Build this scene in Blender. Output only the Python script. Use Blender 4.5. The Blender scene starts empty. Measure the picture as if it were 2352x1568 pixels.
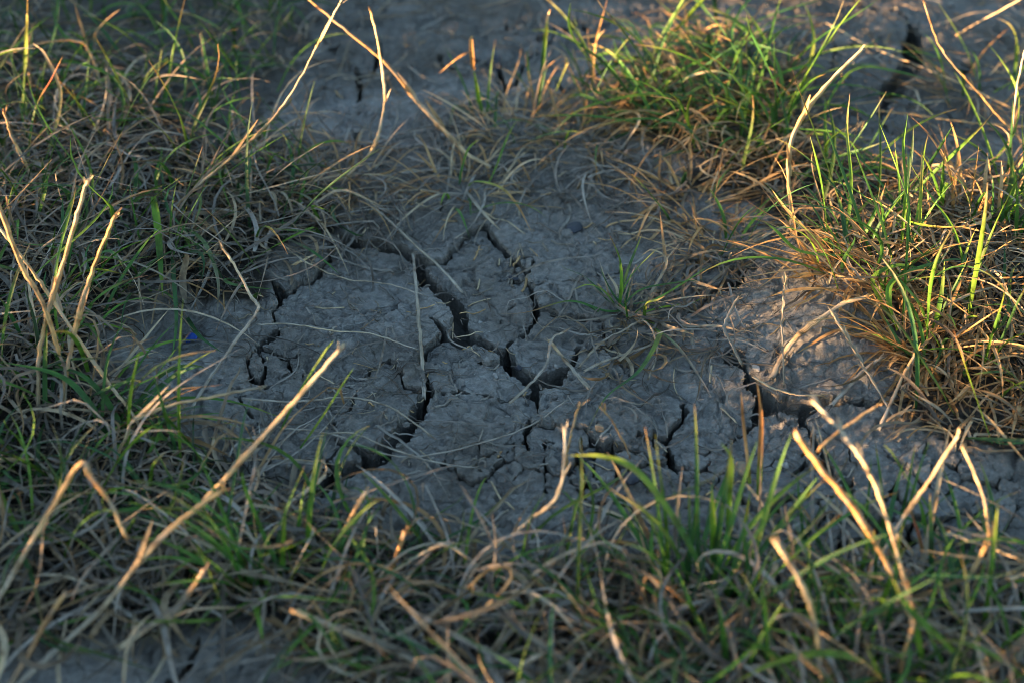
import bpy, math, random
import numpy as np
from mathutils import Vector

# ------------------------------------------------------------------ camera, sky, sun, exposure
SC = bpy.context.scene
PITCH = math.radians(38.0); DIST = 0.75; LENS = 50.0; SENS = 36.0
CAM = np.array([0.0, -DIST*math.cos(PITCH), DIST*math.sin(PITCH)])
FWD = np.array([0.0, math.cos(PITCH), -math.sin(PITCH)])
UPV = np.array([0.0, math.sin(PITCH), math.cos(PITCH)])
cam = bpy.data.cameras.new('camera'); cam.lens = LENS; cam.sensor_width = SENS
cam.clip_start = 0.01; cam.clip_end = 300.0
cam.dof.use_dof = True; cam.dof.focus_distance = DIST*0.985; cam.dof.aperture_fstop = 5.6; cam.dof.aperture_blades = 7
camo = bpy.data.objects.new('camera', cam); SC.collection.objects.link(camo)
camo.location = CAM; camo.rotation_euler = (math.pi/2-PITCH, 0, 0)
SC.camera = camo

SUN_EL = math.radians(6.0)
SUN_AZ = math.radians(20.0)            # from the left, this far behind the camera
S_DIR = Vector((-math.cos(SUN_EL)*math.cos(SUN_AZ), -math.cos(SUN_EL)*math.sin(SUN_AZ), math.sin(SUN_EL)))
world = bpy.data.worlds.new('World'); SC.world = world; world.use_nodes = True
wn = world.node_tree; wn.nodes.clear()
wo = wn.nodes.new('ShaderNodeOutputWorld'); bg = wn.nodes.new('ShaderNodeBackground')
sky = wn.nodes.new('ShaderNodeTexSky'); sky.sky_type = 'NISHITA'; sky.sun_disc = False
sky.sun_elevation = SUN_EL; sky.sun_rotation = math.atan2(S_DIR.x, S_DIR.y)
sky.dust_density = 0.25; sky.ozone_density = 1.5
bg.inputs['Strength'].default_value = 0.05
wn.links.new(sky.outputs[0], bg.inputs[0]); wn.links.new(bg.outputs[0], wo.inputs[0])
sl = bpy.data.lights.new('sun', 'SUN'); sl.energy = 5.0; sl.angle = math.radians(0.55); sl.color = (1.0, 0.60, 0.29)
so = bpy.data.objects.new('sun', sl); SC.collection.objects.link(so)
so.rotation_euler = S_DIR.to_track_quat('Z', 'Y').to_euler(); so.location = (-3, -1, 2)
SC.view_settings.view_transform = 'Standard'; SC.view_settings.look = 'None'
SC.view_settings.gamma = 1.0; SC.view_settings.exposure = 3.7
SC.cycles.use_denoising = True; SC.cycles.filter_width = 0.85
SC.cycles.max_bounces = 6; SC.cycles.transparent_max_bounces = 4

rng = np.random.default_rng(7); random.seed(7)
COL = SC.collection

# ------------------------------------------------------------------ numeric helpers
def _hash(ix, iy, seed):
    h = (ix.astype(np.int64)*374761393 + iy.astype(np.int64)*668265263 + seed*1442695041) & 0xffffffff
    h = ((h ^ (h >> 13))*1274126177) & 0xffffffff
    h = h ^ (h >> 16)
    return (h & 0xffff)/65535.0
def gnoise(x, y, seed=0):
    ix = np.floor(x); iy = np.floor(y); fx = x-ix; fy = y-iy
    ux = fx*fx*fx*(fx*(fx*6-15)+10); uy = fy*fy*fy*(fy*(fy*6-15)+10)
    def g(dx, dy):
        a = _hash(ix+dx, iy+dy, seed)*2*np.pi
        return np.cos(a)*(fx-dx)+np.sin(a)*(fy-dy)
    a = g(0, 0); b = g(1, 0); c = g(0, 1); d = g(1, 1)
    return ((a+(b-a)*ux)*(1-uy)+(c+(d-c)*ux)*uy)*1.5
def fbm(x, y, scale, octs=3, seed=0, gain=0.5):
    s = 0; a = 1.0; t = 0
    for o in range(octs):
        s = s+a*gnoise(x/scale, y/scale, seed+o*17); t += a; a *= gain; scale /= 2.03
    return s/t
def sstep(a, b, x):
    t = np.clip((x-a)/(b-a), 0, 1); return t*t*(3-2*t)

def ray(u, v):                    # a point of the photograph at 2352 x 1568 as a direction
    sx = (u-1176)/2352*SENS/LENS; sy = (784-v)/2352*SENS/LENS
    return FWD+sx*np.array([1., 0, 0])+sy*UPV
def at(u, v, z):
    d = ray(u, v); return CAM+d*((z-CAM[2])/d[2])

# terrain: gentle relief of the place (metres); bumps are (centre, amplitude, sx, sy)
def flat(u, v): p = at(u, v, 0.0); return p[0], p[1]
BUMPS = [(flat(2080, 700), .029, .075, .060), (flat(2300, 560), .013, .09, .09), (flat(1860, 830), .013, .035, .038),
         (flat(1650, 330), .009, .09, .06), (flat(250, 520), .013, .10, .11), (flat(60, 900), .012, .08, .07),
         (flat(380, 760), -.016, .030, .022), (flat(1180, 260), .006, .06, .04), (flat(2050, 130), .016, .11, .09),
         (flat(2200, 1050), .012, .05, .04), (flat(1250, 860), -.004, .05, .03)]
def base_z(x, y):
    x = np.asarray(x, float); y = np.asarray(y, float)
    z = np.zeros_like(x)
    for (cx, cy), a, sx, sy in BUMPS:
        z = z+a*np.exp(-((x-cx)/sx)**2-((y-cy)/sy)**2)
    r = np.hypot(x, y)
    z = z+0.006*fbm(x, y, .16, 3, 5)*1.0
    # unseen bank added on the sunny side, shaped to cast the shade, and gentle unevenness of the field further off
    px = x*math.cos(SUN_AZ)+y*math.sin(SUN_AZ)
    qx = -x*math.sin(SUN_AZ)+y*math.cos(SUN_AZ)
    z = z+(0.119-.032*sstep(.14, .22, qx)*(1-sstep(.33, .40, qx))+.012*sstep(.36, .44, qx))*sstep(-.62, -.98, px)*(1-.75*sstep(-1.6, -2.6, px))*(1+.22*gnoise(y/.3, x/.9, 3))
    z = z+0.12*sstep(1.2, 8, r)*fbm(x, y, 3.0, 2, 11)
    return z
def on_ground(u, v, lift=0.0):
    d = ray(u, v); z = 0.0
    for _ in range(14):
        p = CAM+d*((z-CAM[2])/d[2]); z = 0.5*z+0.5*(float(base_z(p[0], p[1]))+lift)
    return CAM+d*((z-CAM[2])/d[2])

# ------------------------------------------------------------------ materials
def nodes(name):
    m = bpy.data.materials.new(name); m.use_nodes = True; t = m.node_tree; t.nodes.clear()
    out = t.nodes.new('ShaderNodeOutputMaterial'); return m, t, out
def N(t, kind, **kw):
    n = t.nodes.new(kind)
    for k, v in kw.items():
        if k in n.inputs: n.inputs[k].default_value = v
        else: setattr(n, k, v)
    return n
def ramp(t, stops):
    r = t.nodes.new('ShaderNodeValToRGB'); e = r.color_ramp.elements
    while len(e) < len(stops): e.new(0.5)
    for i, (p, c) in enumerate(stops): e[i].position = p; e[i].color = (*c, 1) if len(c) == 3 else c
    return r
def mix(t, a, b, f, mode='MIX'):
    m = t.nodes.new('ShaderNodeMix'); m.data_type = 'RGBA'; m.blend_type = mode
    for s, i in ((a, 6), (b, 7)):
        if isinstance(s, tuple): m.inputs[i].default_value = (*s, 1)
        else: t.links.new(s, m.inputs[i])
    if isinstance(f, float): m.inputs[0].default_value = f
    else: t.links.new(f, m.inputs[0])
    return m.outputs[2]
def math_(t, op, a, b=None, c=None):
    m = t.nodes.new('ShaderNodeMath'); m.operation = op
    for i, s in enumerate((a, b, c)):
        if s is None: continue
        if isinstance(s, (int, float)): m.inputs[i].default_value = s
        else: t.links.new(s, m.inputs[i])
    return m.outputs[0]

def clay_material(name, tint):
    m, t, out = nodes(name); L = t.links
    geo = N(t, 'ShaderNodeNewGeometry'); P = geo.outputs['Position']
    wp = N(t, 'ShaderNodeTexNoise', Scale=220.0, Detail=4.0); L.new(P, wp.inputs['Vector'])
    warp = t.nodes.new('ShaderNodeVectorMath'); warp.operation = 'MULTIPLY_ADD'
    L.new(wp.outputs['Color'], warp.inputs[0]); warp.inputs[1].default_value = (.006,)*3; L.new(P, warp.inputs[2])
    big = N(t, 'ShaderNodeTexNoise', Scale=14.0, Detail=4.0, Roughness=.6); L.new(P, big.inputs['Vector'])
    mid = N(t, 'ShaderNodeTexNoise', Scale=210.0, Detail=6.0, Roughness=.74); L.new(P, mid.inputs['Vector'])
    fine = N(t, 'ShaderNodeTexNoise', Scale=900.0, Detail=4.0, Roughness=.75); L.new(P, fine.inputs['Vector'])
    vor = N(t, 'ShaderNodeTexVoronoi', Scale=75.0, feature='DISTANCE_TO_EDGE'); L.new(warp.outputs[0], vor.inputs['Vector'])
    vor2 = N(t, 'ShaderNodeTexVoronoi', Scale=34.0, feature='DISTANCE_TO_EDGE'); L.new(warp.outputs[0], vor2.inputs['Vector'])
    grit = N(t, 'ShaderNodeTexVoronoi', Scale=420.0); L.new(P, grit.inputs['Vector'])
    c1 = ramp(t, [(.28, tuple(.62*c for c in tint)), (.5, tint), (.72, tuple(1.45*c for c in tint))]); L.new(mid.outputs['Fac'], c1.inputs[0])
    c2 = ramp(t, [(.30, (.66, .61, .54)), (.5, (1.0, .98, .95)), (.70, (1.25, 1.26, 1.26))]); L.new(big.outputs['Fac'], c2.inputs[0])
    col = mix(t, c1.outputs[0], c2.outputs[0], 1.0, 'MULTIPLY')
    c3_ = ramp(t, [(.30, (.84, .83, .81)), (.70, (1.14, 1.14, 1.14))]); L.new(fine.outputs['Fac'], c3_.inputs[0]); col = mix(t, col, c3_.outputs[0], 1.0, 'MULTIPLY')
    # pale grains and dark crumbs set in the clay
    gs = ramp(t, [(.10, (1, 1, 1)), (.22, (0, 0, 0))]); L.new(grit.outputs['Distance'], gs.inputs[0])
    sel = ramp(t, [(.86, (0, 0, 0)), (.90, (1, 1, 1))])
    sep = N(t, 'ShaderNodeSeparateColor'); L.new(grit.outputs['Color'], sep.inputs[0]); L.new(sep.outputs[0], sel.inputs[0])
    gm = mix(t, (0., 0., 0.), gs.outputs[0], sel.outputs[0])
    col = mix(t, col, (.40, .38, .34), gm)
    hu = N(t, 'ShaderNodeAttribute', attribute_name='HumusShade')       # dark soil litter under the grass, with the shade between blades painted in
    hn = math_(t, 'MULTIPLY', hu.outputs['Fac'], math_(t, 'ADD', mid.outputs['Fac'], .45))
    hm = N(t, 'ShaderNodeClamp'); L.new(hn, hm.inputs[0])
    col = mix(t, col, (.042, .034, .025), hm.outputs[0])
    # hairline cracks: real relief by bump only
    msk = N(t, 'ShaderNodeTexNoise', Scale=26.0, Detail=2.0); L.new(P, msk.inputs['Vector'])
    mr = ramp(t, [(.46, (0, 0, 0)), (.58, (1, 1, 1))]); L.new(msk.outputs['Fac'], mr.inputs[0])
    h1 = ramp(t, [(.0, (0, 0, 0)), (.035, (1, 1, 1))]); L.new(vor.outputs['Distance'], h1.inputs[0])
    h2 = ramp(t, [(.0, (0, 0, 0)), (.022, (1, 1, 1))]); L.new(vor2.outputs['Distance'], h2.inputs[0])
    hh1 = mix(t, (1., 1., 1.), h1.outputs[0], mr.outputs[0])
    hh = mix(t, hh1, h2.outputs[0], 1.0, 'MULTIPLY')
    b0 = N(t, 'ShaderNodeBump', Strength=1.0, Distance=.0022); L.new(hh, b0.inputs['Height'])
    b1 = N(t, 'ShaderNodeBump', Strength=.9, Distance=.0030); L.new(mid.outputs['Fac'], b1.inputs['Height']); L.new(b0.outputs[0], b1.inputs['Normal'])
    b2 = N(t, 'ShaderNodeBump', Strength=1.0, Distance=.0014); L.new(fine.outputs['Fac'], b2.inputs['Height']); L.new(b1.outputs[0], b2.inputs['Normal'])
    bs = N(t, 'ShaderNodeBsdfPrincipled', Roughness=.95); bs.inputs['Specular IOR Level'].default_value = .25
    L.new(col, bs.inputs['Base Color']); L.new(b2.outputs[0], bs.inputs['Normal']); L.new(bs.outputs[0], out.inputs[0])
    return m
CLAY = clay_material('dry_clay', (.282, .274, .260))
SOIL = clay_material('loose_soil', (.105, .090, .072))

def plant_material(name, rough, trans, streak):
    m, t, out = nodes(name); L = t.links
    at_ = N(t, 'ShaderNodeAttribute', attribute_name='Col')
    uv = N(t, 'ShaderNodeUVMap', uv_map='UVMap')
    mp = N(t, 'ShaderNodeMapping'); L.new(uv.outputs[0], mp.inputs['Vector']); mp.inputs['Scale'].default_value = (11.0, 35.0, 1.0)
    ns = N(t, 'ShaderNodeTexNoise', Scale=1.0, Detail=3.0, Roughness=.6); L.new(mp.outputs[0], ns.inputs['Vector'])
    geo = N(t, 'ShaderNodeNewGeometry')
    n2 = N(t, 'ShaderNodeTexNoise', Scale=160.0, Detail=2.0); L.new(geo.outputs['Position'], n2.inputs['Vector'])
    r1 = ramp(t, [(.3, (1-streak,)*3), (.7, (1+streak,)*3)]); L.new(ns.outputs['Fac'], r1.inputs[0])
    r2 = ramp(t, [(.30, (.52, .46, .40)), (.48, (1., 1., 1.)), (.70, (1.2, 1.2, 1.2))]); L.new(n2.outputs['Fac'], r2.inputs[0])
    c = mix(t, at_.outputs['Color'], r1.outputs[0], 1.0, 'MULTIPLY'); c = mix(t, c, r2.outputs[0], 1.0, 'MULTIPLY')
    bp = N(t, 'ShaderNodeBump', Strength=.5, Distance=.0003); L.new(ns.outputs['Fac'], bp.inputs['Height'])
    bs = N(t, 'ShaderNodeBsdfPrincipled', Roughness=rough); bs.inputs['Specular IOR Level'].default_value = .4
    L.new(c, bs.inputs['Base Color']); L.new(bp.outputs[0], bs.inputs['Normal'])
    if trans > 0:
        tr = N(t, 'ShaderNodeBsdfTranslucent'); L.new(c, tr.inputs['Color'])
        mx = N(t, 'ShaderNodeMixShader', Fac=trans); L.new(bs.outputs[0], mx.inputs[1]); L.new(tr.outputs[0], mx.inputs[2])
        L.new(mx.outputs[0], out.inputs[0])
    else: L.new(bs.outputs[0], out.inputs[0])
    return m
BLADE = plant_material('grass_leaf', .5, .25, .2)
STRAW = plant_material('straw_stem', .6, .0, .5)
def plain(name, col, rough, var=.25, scale=300., spec=.4):
    m, t, out = nodes(name); L = t.links
    geo = N(t, 'ShaderNodeNewGeometry'); ns = N(t, 'ShaderNodeTexNoise', Scale=scale, Detail=4.0); L.new(geo.outputs['Position'], ns.inputs['Vector'])
    r = ramp(t, [(.3, tuple(c*(1-var) for c in col)), (.7, tuple(c*(1+var) for c in col))]); L.new(ns.outputs['Fac'], r.inputs[0])
    bp = N(t, 'ShaderNodeBump', Strength=.6, Distance=.0004); L.new(ns.outputs['Fac'], bp.inputs['Height'])
    bs = N(t, 'ShaderNodeBsdfPrincipled', Roughness=rough); bs.inputs['Specular IOR Level'].default_value = spec
    L.new(r.outputs[0], bs.inputs['Base Color']); L.new(bp.outputs[0], bs.inputs['Normal']); L.new(bs.outputs[0], out.inputs[0])
    return m
SLATE = plain('slate_stone', (.030, .034, .045), .55)
PALE = plain('pale_stone', (.27, .26, .24), .85, .4, 500.)
BUFF = plain('buff_stone', (.24, .19, .13), .85)
BLUE = plain('blue_plastic', (.015, .085, .42), .4, .15)

# ------------------------------------------------------------------ mesh helpers
def mesh_np(name, co, quads=None, tris=None, col=None, uv=None, smooth=True):
    me = bpy.data.meshes.new(name)
    nq = 0 if quads is None else len(quads); nt = 0 if tris is None else len(tris)
    me.vertices.add(len(co)); me.vertices.foreach_set('co', np.asarray(co, np.float32).ravel())
    loops = []
    if nq: loops.append(np.asarray(quads, np.int32).ravel())
    if nt: loops.append(np.asarray(tris, np.int32).ravel())
    lp = np.concatenate(loops)
    me.loops.add(len(lp)); me.loops.foreach_set('vertex_index', lp)
    me.polygons.add(nq+nt)
    st = np.concatenate([np.arange(nq)*4, nq*4+np.arange(nt)*3]).astype(np.int32)
    me.polygons.foreach_set('loop_start', st)
    me.update(calc_edges=True)
    if smooth: me.polygons.foreach_set('use_smooth', np.ones(nq+nt, bool))
    if col is not None:
        a = me.attributes.new('Col', 'FLOAT_COLOR', 'POINT')
        c4 = np.ones((len(co), 4), np.float32); c4[:, :3] = col; a.data.foreach_set('color', c4.ravel())
    if uv is not None:
        ul = me.uv_layers.new(name='UVMap'); ul.data.foreach_set('uv', np.asarray(uv, np.float32)[lp].ravel())
    return me
def add(name, me, mat, parent=None, loc=None, **props):
    o = bpy.data.objects.new(name, me); COL.objects.link(o)
    if me is not None and mat is not None and not me.materials: me.materials.append(mat)
    if parent is not None: o.parent = parent
    if loc is not None: o.location = loc
    for k, v in props.items(): o[k] = v
    return o

# ------------------------------------------------------------------ the cracked ground
# cracks: list of (points in the photograph, width in mm at each point); traced from 2352 x 1568
def c5(*p): return [(784.4+x*.3336, 523.1+y*.3336, w) for x, y, w in p]
def c6(*p): return [(1567.6+x*.3336, 523.1+y*.3336, w) for x, y, w in p]
def c2(*p): return [(784.4+x*.3336, y*.3336, w) for x, y, w in p]
def c3(*p): return [(1567.6+x*.3336, y*.3336, w) for x, y, w in p]
def c4(*p): return [(x*.3336, 523.1+y*.3336, w) for x, y, w in p]
CRACKS = [
 c5((-60, 40, 2), (100, 85, 3.5), (250, 105, 4), (430, 125, 4), (505, 180, 4), (560, 280, 4.5), (640, 385, 5.5), (700, 420, 6), (780, 500, 6), (815, 570, 5.5), (808, 640, 5), (830, 715, 7), (900, 750, 4.5), (975, 745, 3.5)),
 c5((975, 745, 3.5), (1040, 790, 3.5), (1085, 830, 6), (1110, 880, 6), (1165, 945, 5), (1230, 1005, 5), (1300, 1030, 5), (1390, 1075, 7), (1430, 1060, 8), (1500, 1010, 6), (1580, 960, 3)),
 c5((990, -30, 2), (1050, 60, 2.2), (1100, 115, 2.5), (1150, 160, 2.2), (1200, 215, 1.8), (1250, 260, 2.2), (1275, 345, 2.0), (1310, 420, 2.5), (1340, 490, 3.4), (1348, 560, 2.8), (1330, 615, 3.2), (1280, 680, 3), (1190, 745, 3.0), (1120, 815, 4.5)),
 c5((1345, 540, 2.4), (1400, 530, 1.6), (1460, 555, 2.4), (1530, 580, 2.0), (1620, 590, 1.6), (1720, 605, 1.4), (1800, 640, 1.0)),
 c5((540, 400, 1.6), (480, 440, 2.6), (400, 490, 2.6), (340, 540, 2.6), (270, 590, 2.8), (230, 640, 2.4), (150, 690, 2.2), (60, 700, 2.2), (-60, 690, 2.2)),
 c5((1335, 1130, 4), (1250, 1155, 2), (1150, 1165, 1.6), (1000, 1152, 1.8), (800, 1130, 2), (690, 1130, 2), (600, 1140, 3)),
 c5((600, 1090, 2.4), (600, 1140, 3), (560, 1190, 4.5), (480, 1320, 5), (400, 1420, 5.5), (300, 1500, 4), (180, 1560, 3)),
 c5((610, 600, .9), (660, 645, 1.0), (700, 665, 1.2), (745, 715, 1.5), (790, 725, 2.2), (830, 715, 3)),
 c5((790, 725, 1.2), (700, 700, .8), (640, 760, 1.4), (570, 800, 1.8), (560, 860, 2.4), (640, 890, 2.6), (740, 915, 2.4), (800, 920, 1.2), (930, 905, .9)),
 c5((930, 905, .9), (1000, 870, .8), (1060, 880, 1.2), (1115, 890, 2)),
 c5((930, 905, .9), (970, 945, 1.1), (1030, 960, 1.2), (1120, 940, 1.5)),
 c5((560, 860, 2.4), (545, 960, 2.4), (580, 1040, 2.2), (600, 1100, 2.4)),
 c5((1335, 1130, 3), (1345, 1220, 1.8), (1335, 1290, 1.8), (1310, 1370, 2.6), (1270, 1430, 1.8), (1180, 1500, 1.2), (1080, 1560, .9)),
 c5((1310, 1370, 2.4), (1420, 1375, 1.2), (1560, 1390, 1.2), (1680, 1400, 1.6), (1735, 1470, 1.8), (1730, 1570, 1.6), (1745, 1680, 1.6)),
 c5((1250, 330, 1), (1300, 295, 1.0), (1330, 240, 1.0), (1325, 190, .8)),
 c5((1190, 215, .8), (1200, 270, 1), (1170, 340, .8)),
 c5((1600, 370, .8), (1700, 350, 1.2), (1800, 320, 1.0), (1950, 270, .9)),
 c5((880, 20, .8), (850, 60, 1.2), (780, 130, 1.4), (700, 200, 1.2)),
 c5((-60, 1330, 1.2), (0, 1280, 1.4), (70, 1200, 1.4), (100, 1150, 1.6), (90, 1100, 1.2), (40, 1070, 1.2), (-40, 1060, 1)),
 c5((260, 905, 1.2), (340, 870, 1.2), (440, 840, 1.3), (520, 820, 1.2), (565, 810, 1.6)),
 c5((380, 960, .9), (410, 1010, 1.2), (430, 1080, 1.2), (490, 1115, 1.2)),
 c5((2370, 1240, 1.6), (2335, 1330, 2.4), (2260, 1450, 2.2), (2235, 1560, 2.2), (2260, 1640, 1.6)),
 c5((1990, 1030, 1), (2080, 1100, 1.3), (2170, 1130, 1.6), (2250, 1155, 1.4), (2350, 1190, 1.6), (2370, 1240, 1.6)),
 c5((2235, 1560, 2), (2150, 1525, 1.4), (2060, 1520, 1.6), (1990, 1545, 1.8), (1860, 1510, 1.6), (1740, 1480, 1.6)),
 c5((1640, 810, 4), (1720, 830, 6), (1800, 830, 4.5), (1850, 800, 2)),
 c6((480, 1010, 2), (530, 1110, 3.5), (600, 1185, 6), (720, 1225, 6.5), (850, 1228, 6.5), (1000, 1195, 5), (1130, 1195, 4.5), (1260, 1205, 4.5), (1450, 1190, 3), (1560, 1180, 2)),
 c6((720, 1225, 4), (770, 1265, 3.6), (820, 1320, 2.6), (880, 1400, 3.6), (940, 1500, 5), (985, 1570, 5), (1020, 1660, 3)),
 c6((-30, 640, 2), (80, 560, 2.5), (180, 470, 3), (250, 410, 4.5), (330, 380, 8), (390, 330, 5), (440, 270, 3.5), (500, 215, 2)),
 c6((330, 800, 4), (385, 840, 6.5), (410, 900, 4), (440, 980, 2), (480, 1010, 2)),
 c6((0, 1230, 1.8), (10, 1290, 2), (-20, 1340, 2.4)),
 c6((440, 980, 1.6), (420, 1080, 1.4), (500, 1180, 1.8), (520, 1260, 2.0), (490, 1330, 1.8), (380, 1420, 1.4), (300, 1500, 1.2)),
 c6((820, 1320, 1.4), (720, 1340, 1.2), (660, 1290, 1.2), (520, 1260, 1.4)),
 c2((265, 300, 3), (245, 380, 5), (240, 450, 5), (215, 500, 2)),
 c2((100, 470, 3), (125, 560, 4), (130, 630, 4), (105, 690, 2.5)),
 c2((80, 880, 3), (115, 960, 4), (125, 1030, 3.5), (100, 1090, 2)),
 c2((1060, 440, 5), (1100, 520, 5), (1115, 600, 4.5), (1100, 660, 2.5), (1010, 770, 1.6), (930, 850, 1.2)),
 c2((1115, 600, 4), (1190, 590, 4), (1225, 530, 4), (1240, 470, 2), (1300, 380, 1.4), (1420, 310, 1.2)),
 c2((1420, 170, 2), (1560, 185, 4), (1640, 205, 4), (1720, 170, 2)),
 c2((1060, 440, 3), (940, 400, 1.6), (800, 380, 1.4), (640, 400, 1.2)),
 c3((1600, 190, 6), (1588, 300, 9), (1590, 400, 9), (1560, 480, 8), (1490, 560, 8), (1430, 620, 9), (1395, 700, 5), (1370, 800, 2.5), (1430, 900, 2)),
 c3((2050, 140, 2), (2160, 225, 4), (2230, 285, 5), (2360, 330, 4)),
 c3((1180, 0, 2), (1290, 40, 3), (1460, 60, 3), (1600, 190, 3)),
 c3((1430, 620, 3), (1600, 700, 1.6), (1800, 760, 1.5), (2000, 900, 1.2)),
 c4((1860, 360, 2), (1900, 430, 4), (1930, 500, 3), (1860, 560, 2)),
 c4((2050, 640, 2.2), (1900, 690, 3), (1810, 740, 3.4), (1770, 810, 2.4)),
 c4((1710, 980, 2), (1735, 1030, 2.5), (1810, 1065, 2)),
 c4((2250, 200, 1.2), (2180, 300, 1.2), (2060, 350, 1.6), (1950, 430, 2)),
 [(700, 1120, 5), (735, 1103, 9), (775, 1085, 8), (840, 1065, 5), (885, 1045, 4)],
 [(885, 1045, 4), (905, 1010, 4.5), (925, 985, 5)],
 [(1040, 1040, 1), (1055, 1090, 1.2), (1100, 1110, 1.2), (1170, 1060, .9)],
 [(1330, 1045, 1.2), (1350, 1100, 1.6), (1375, 1150, 1.4), (1460, 1160, 1.2)],
 [(1505, 995, 1.4), (1500, 1030, 1.4), (1460, 1045, 1.2), (1360, 1040, 1.0)],
 [(1575, 915, 1.4), (1565, 965, 1.8), (1530, 1010, 1.8), (1545, 1060, 1.6), (1610, 1085, 1.4)],
 [(1880, 1150, 1.4), (1960, 1120, 1.2), (2040, 1170, 1.4), (2060, 1250, 1.2)],
 [(2050, 1120, 1.2), (2100, 1190, 1.4), (2170, 1210, 1.4), (2250, 1180, 1.2)],
 [(380, 1568, 2), (430, 1535, 4), (455, 1480, 3)],
]
def axis(lo, hi, fine, step, rate, far):
    a = list(np.arange(lo, hi, fine)); s = fine
    r = [a[-1]]
    while r[-1] < far: s = min(s*rate, max(step, (r[-1]-hi)*.25)); s = max(s, fine); r.append(r[-1]+s)
    l = [a[0]]; s = fine
    while l[-1] > -far: s = min(s*rate, max(step, (lo-l[-1])*.25)); s = max(s, fine); l.append(l[-1]-s)
    return np.array(l[:0:-1]+a+r[1:])
XS = axis(-.17, .27, .00092, .003, 1.035, 40.0); YS = axis(-.17, .20, .00092, .003, 1.035, 40.0)
HX = np.gradient(XS)[None, :]
X, Y = np.meshgrid(XS, YS)                        # [j, i]
NY, NX = X.shape
WX = X+.0028*fbm(X, Y, .0085, 3, 21, .62); WY = Y+.0028*fbm(X, Y, .0085, 3, 31, .62)   # ragged crack lines
F = np.full(X.shape, -1.0); F2 = np.full(X.shape, -1.0)        # F: inside an open crack; F2: nearer to its middle line than half a cell
LINES = [[np.array([*on_ground(u, v)[:2], w*(.8+.1*w)*.001*(.7 if v < 330 and u < 1500 else 1)]) for u, v, w in line] for line in CRACKS]
for k in (0, 1, 6):
    for p in LINES[k]: p[2] *= 1.3                             # the dominant gash through the middle
def nearest(p, skip):                                          # nearest point on any other crack
    best = (1e9, None)
    for k, l in enumerate(LINES):
        if k == skip: continue
        for a, b in zip(l[:-1], l[1:]):
            d = b[:2]-a[:2]; t_ = np.clip(np.dot(p[:2]-a[:2], d)/(d@d+1e-12), 0, 1); q = a[:2]+t_*d; r = np.hypot(*(q-p[:2]))
            if r < best[0]: best = (r, q)
    return best
for k in range(len(LINES)):                                    # cracks run on as fine splits until they meet another
    l = LINES[k]
    for end in (0, -1):
        r, q = nearest(l[end], k)
        if .0004 < r < .034:
            e = np.array([q[0], q[1], min(l[end][2], .0011)])
            side = rng.normal(0, .12)*r; n_ = np.array([-(q-l[end][:2])[1], (q-l[end][:2])[0]])/r
            md = np.array([*((q+l[end][:2])/2+n_*side), .5*(e[2]+l[end][2])])
            if end == 0: l.insert(0, md); l.insert(0, e)
            else: l.append(md); l.append(e)
for line in LINES:
    for (x0, y0, w0), (x1, y1, w1) in zip(line[:-1], line[1:]):
        m = .012+max(w0, w1)
        i0, i1 = np.searchsorted(XS, [min(x0, x1)-m, max(x0, x1)+m]); j0, j1 = np.searchsorted(YS, [min(y0, y1)-m, max(y0, y1)+m])
        if i1 <= i0 or j1 <= j0: continue
        px = WX[j0:j1, i0:i1]; py = WY[j0:j1, i0:i1]
        dx, dy = x1-x0, y1-y0; L2 = dx*dx+dy*dy+1e-12
        tt = np.clip(((px-x0)*dx+(py-y0)*dy)/L2, 0, 1)
        d = np.hypot(px-x0-tt*dx, py-y0-tt*dy)
        F[j0:j1, i0:i1] = np.maximum(F[j0:j1, i0:i1], (w0+(w1-w0)*tt)*.5-d)
        F2[j0:j1, i0:i1] = np.maximum(F2[j0:j1, i0:i1], .62*HX[:, i0:i1]-d)
def voronoi(x, y, cell, seed):
    gx = x/cell; gy = y/cell; ix = np.floor(gx); iy = np.floor(gy)
    f1 = np.full(x.shape, 9.); f2 = np.full(x.shape, 9.)
    for a in (-1, 0, 1):
        for b in (-1, 0, 1):
            cx = ix+a; cy = iy+b
            d = np.hypot(cx+.1+.8*_hash(cx, cy, seed)-gx, cy+.1+.8*_hash(cx, cy, seed+5)-gy)
            f2 = np.where(d < f1, f1, np.minimum(f2, d)); f1 = np.minimum(f1, d)
    return (f2-f1)*cell*.5
NEAR = (np.abs(X-.05) < .6) & (Y > -.35) & (Y < .75)
vx = X+.006*fbm(X, Y, .03, 2, 41); vy = Y+.006*fbm(X, Y, .03, 2, 51)
open_ = sstep(.30, .55, fbm(X, Y, .05, 2, 61))
bx_, by_ = on_ground(2060, 1180)[:2]
w2 = np.exp(-((X-bx_)/.05)**2-((Y-by_)/.035)**2)+.3*np.exp(-((X-.03)/.1)**2-((Y+.09)/.03)**2)
for cell, sd, ow in ((.044, 3, open_), (.016, 9, np.clip(w2, 0, 1)*sstep(.15, .3, w2))):
    ve = np.where(NEAR, voronoi(vx, vy, cell, sd), 1.0)
    F = np.maximum(F, np.where(NEAR & (ow > .02), .00055*ow-ve, -1))
    F2 = np.maximum(F2, np.where(NEAR & (ow > .12), .55*HX-ve, -1))
F = np.where(F > -.01, F+.0017*fbm(X, Y, .0075, 3, 71, .6)*sstep(-.006, 0, F), F)
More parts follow.
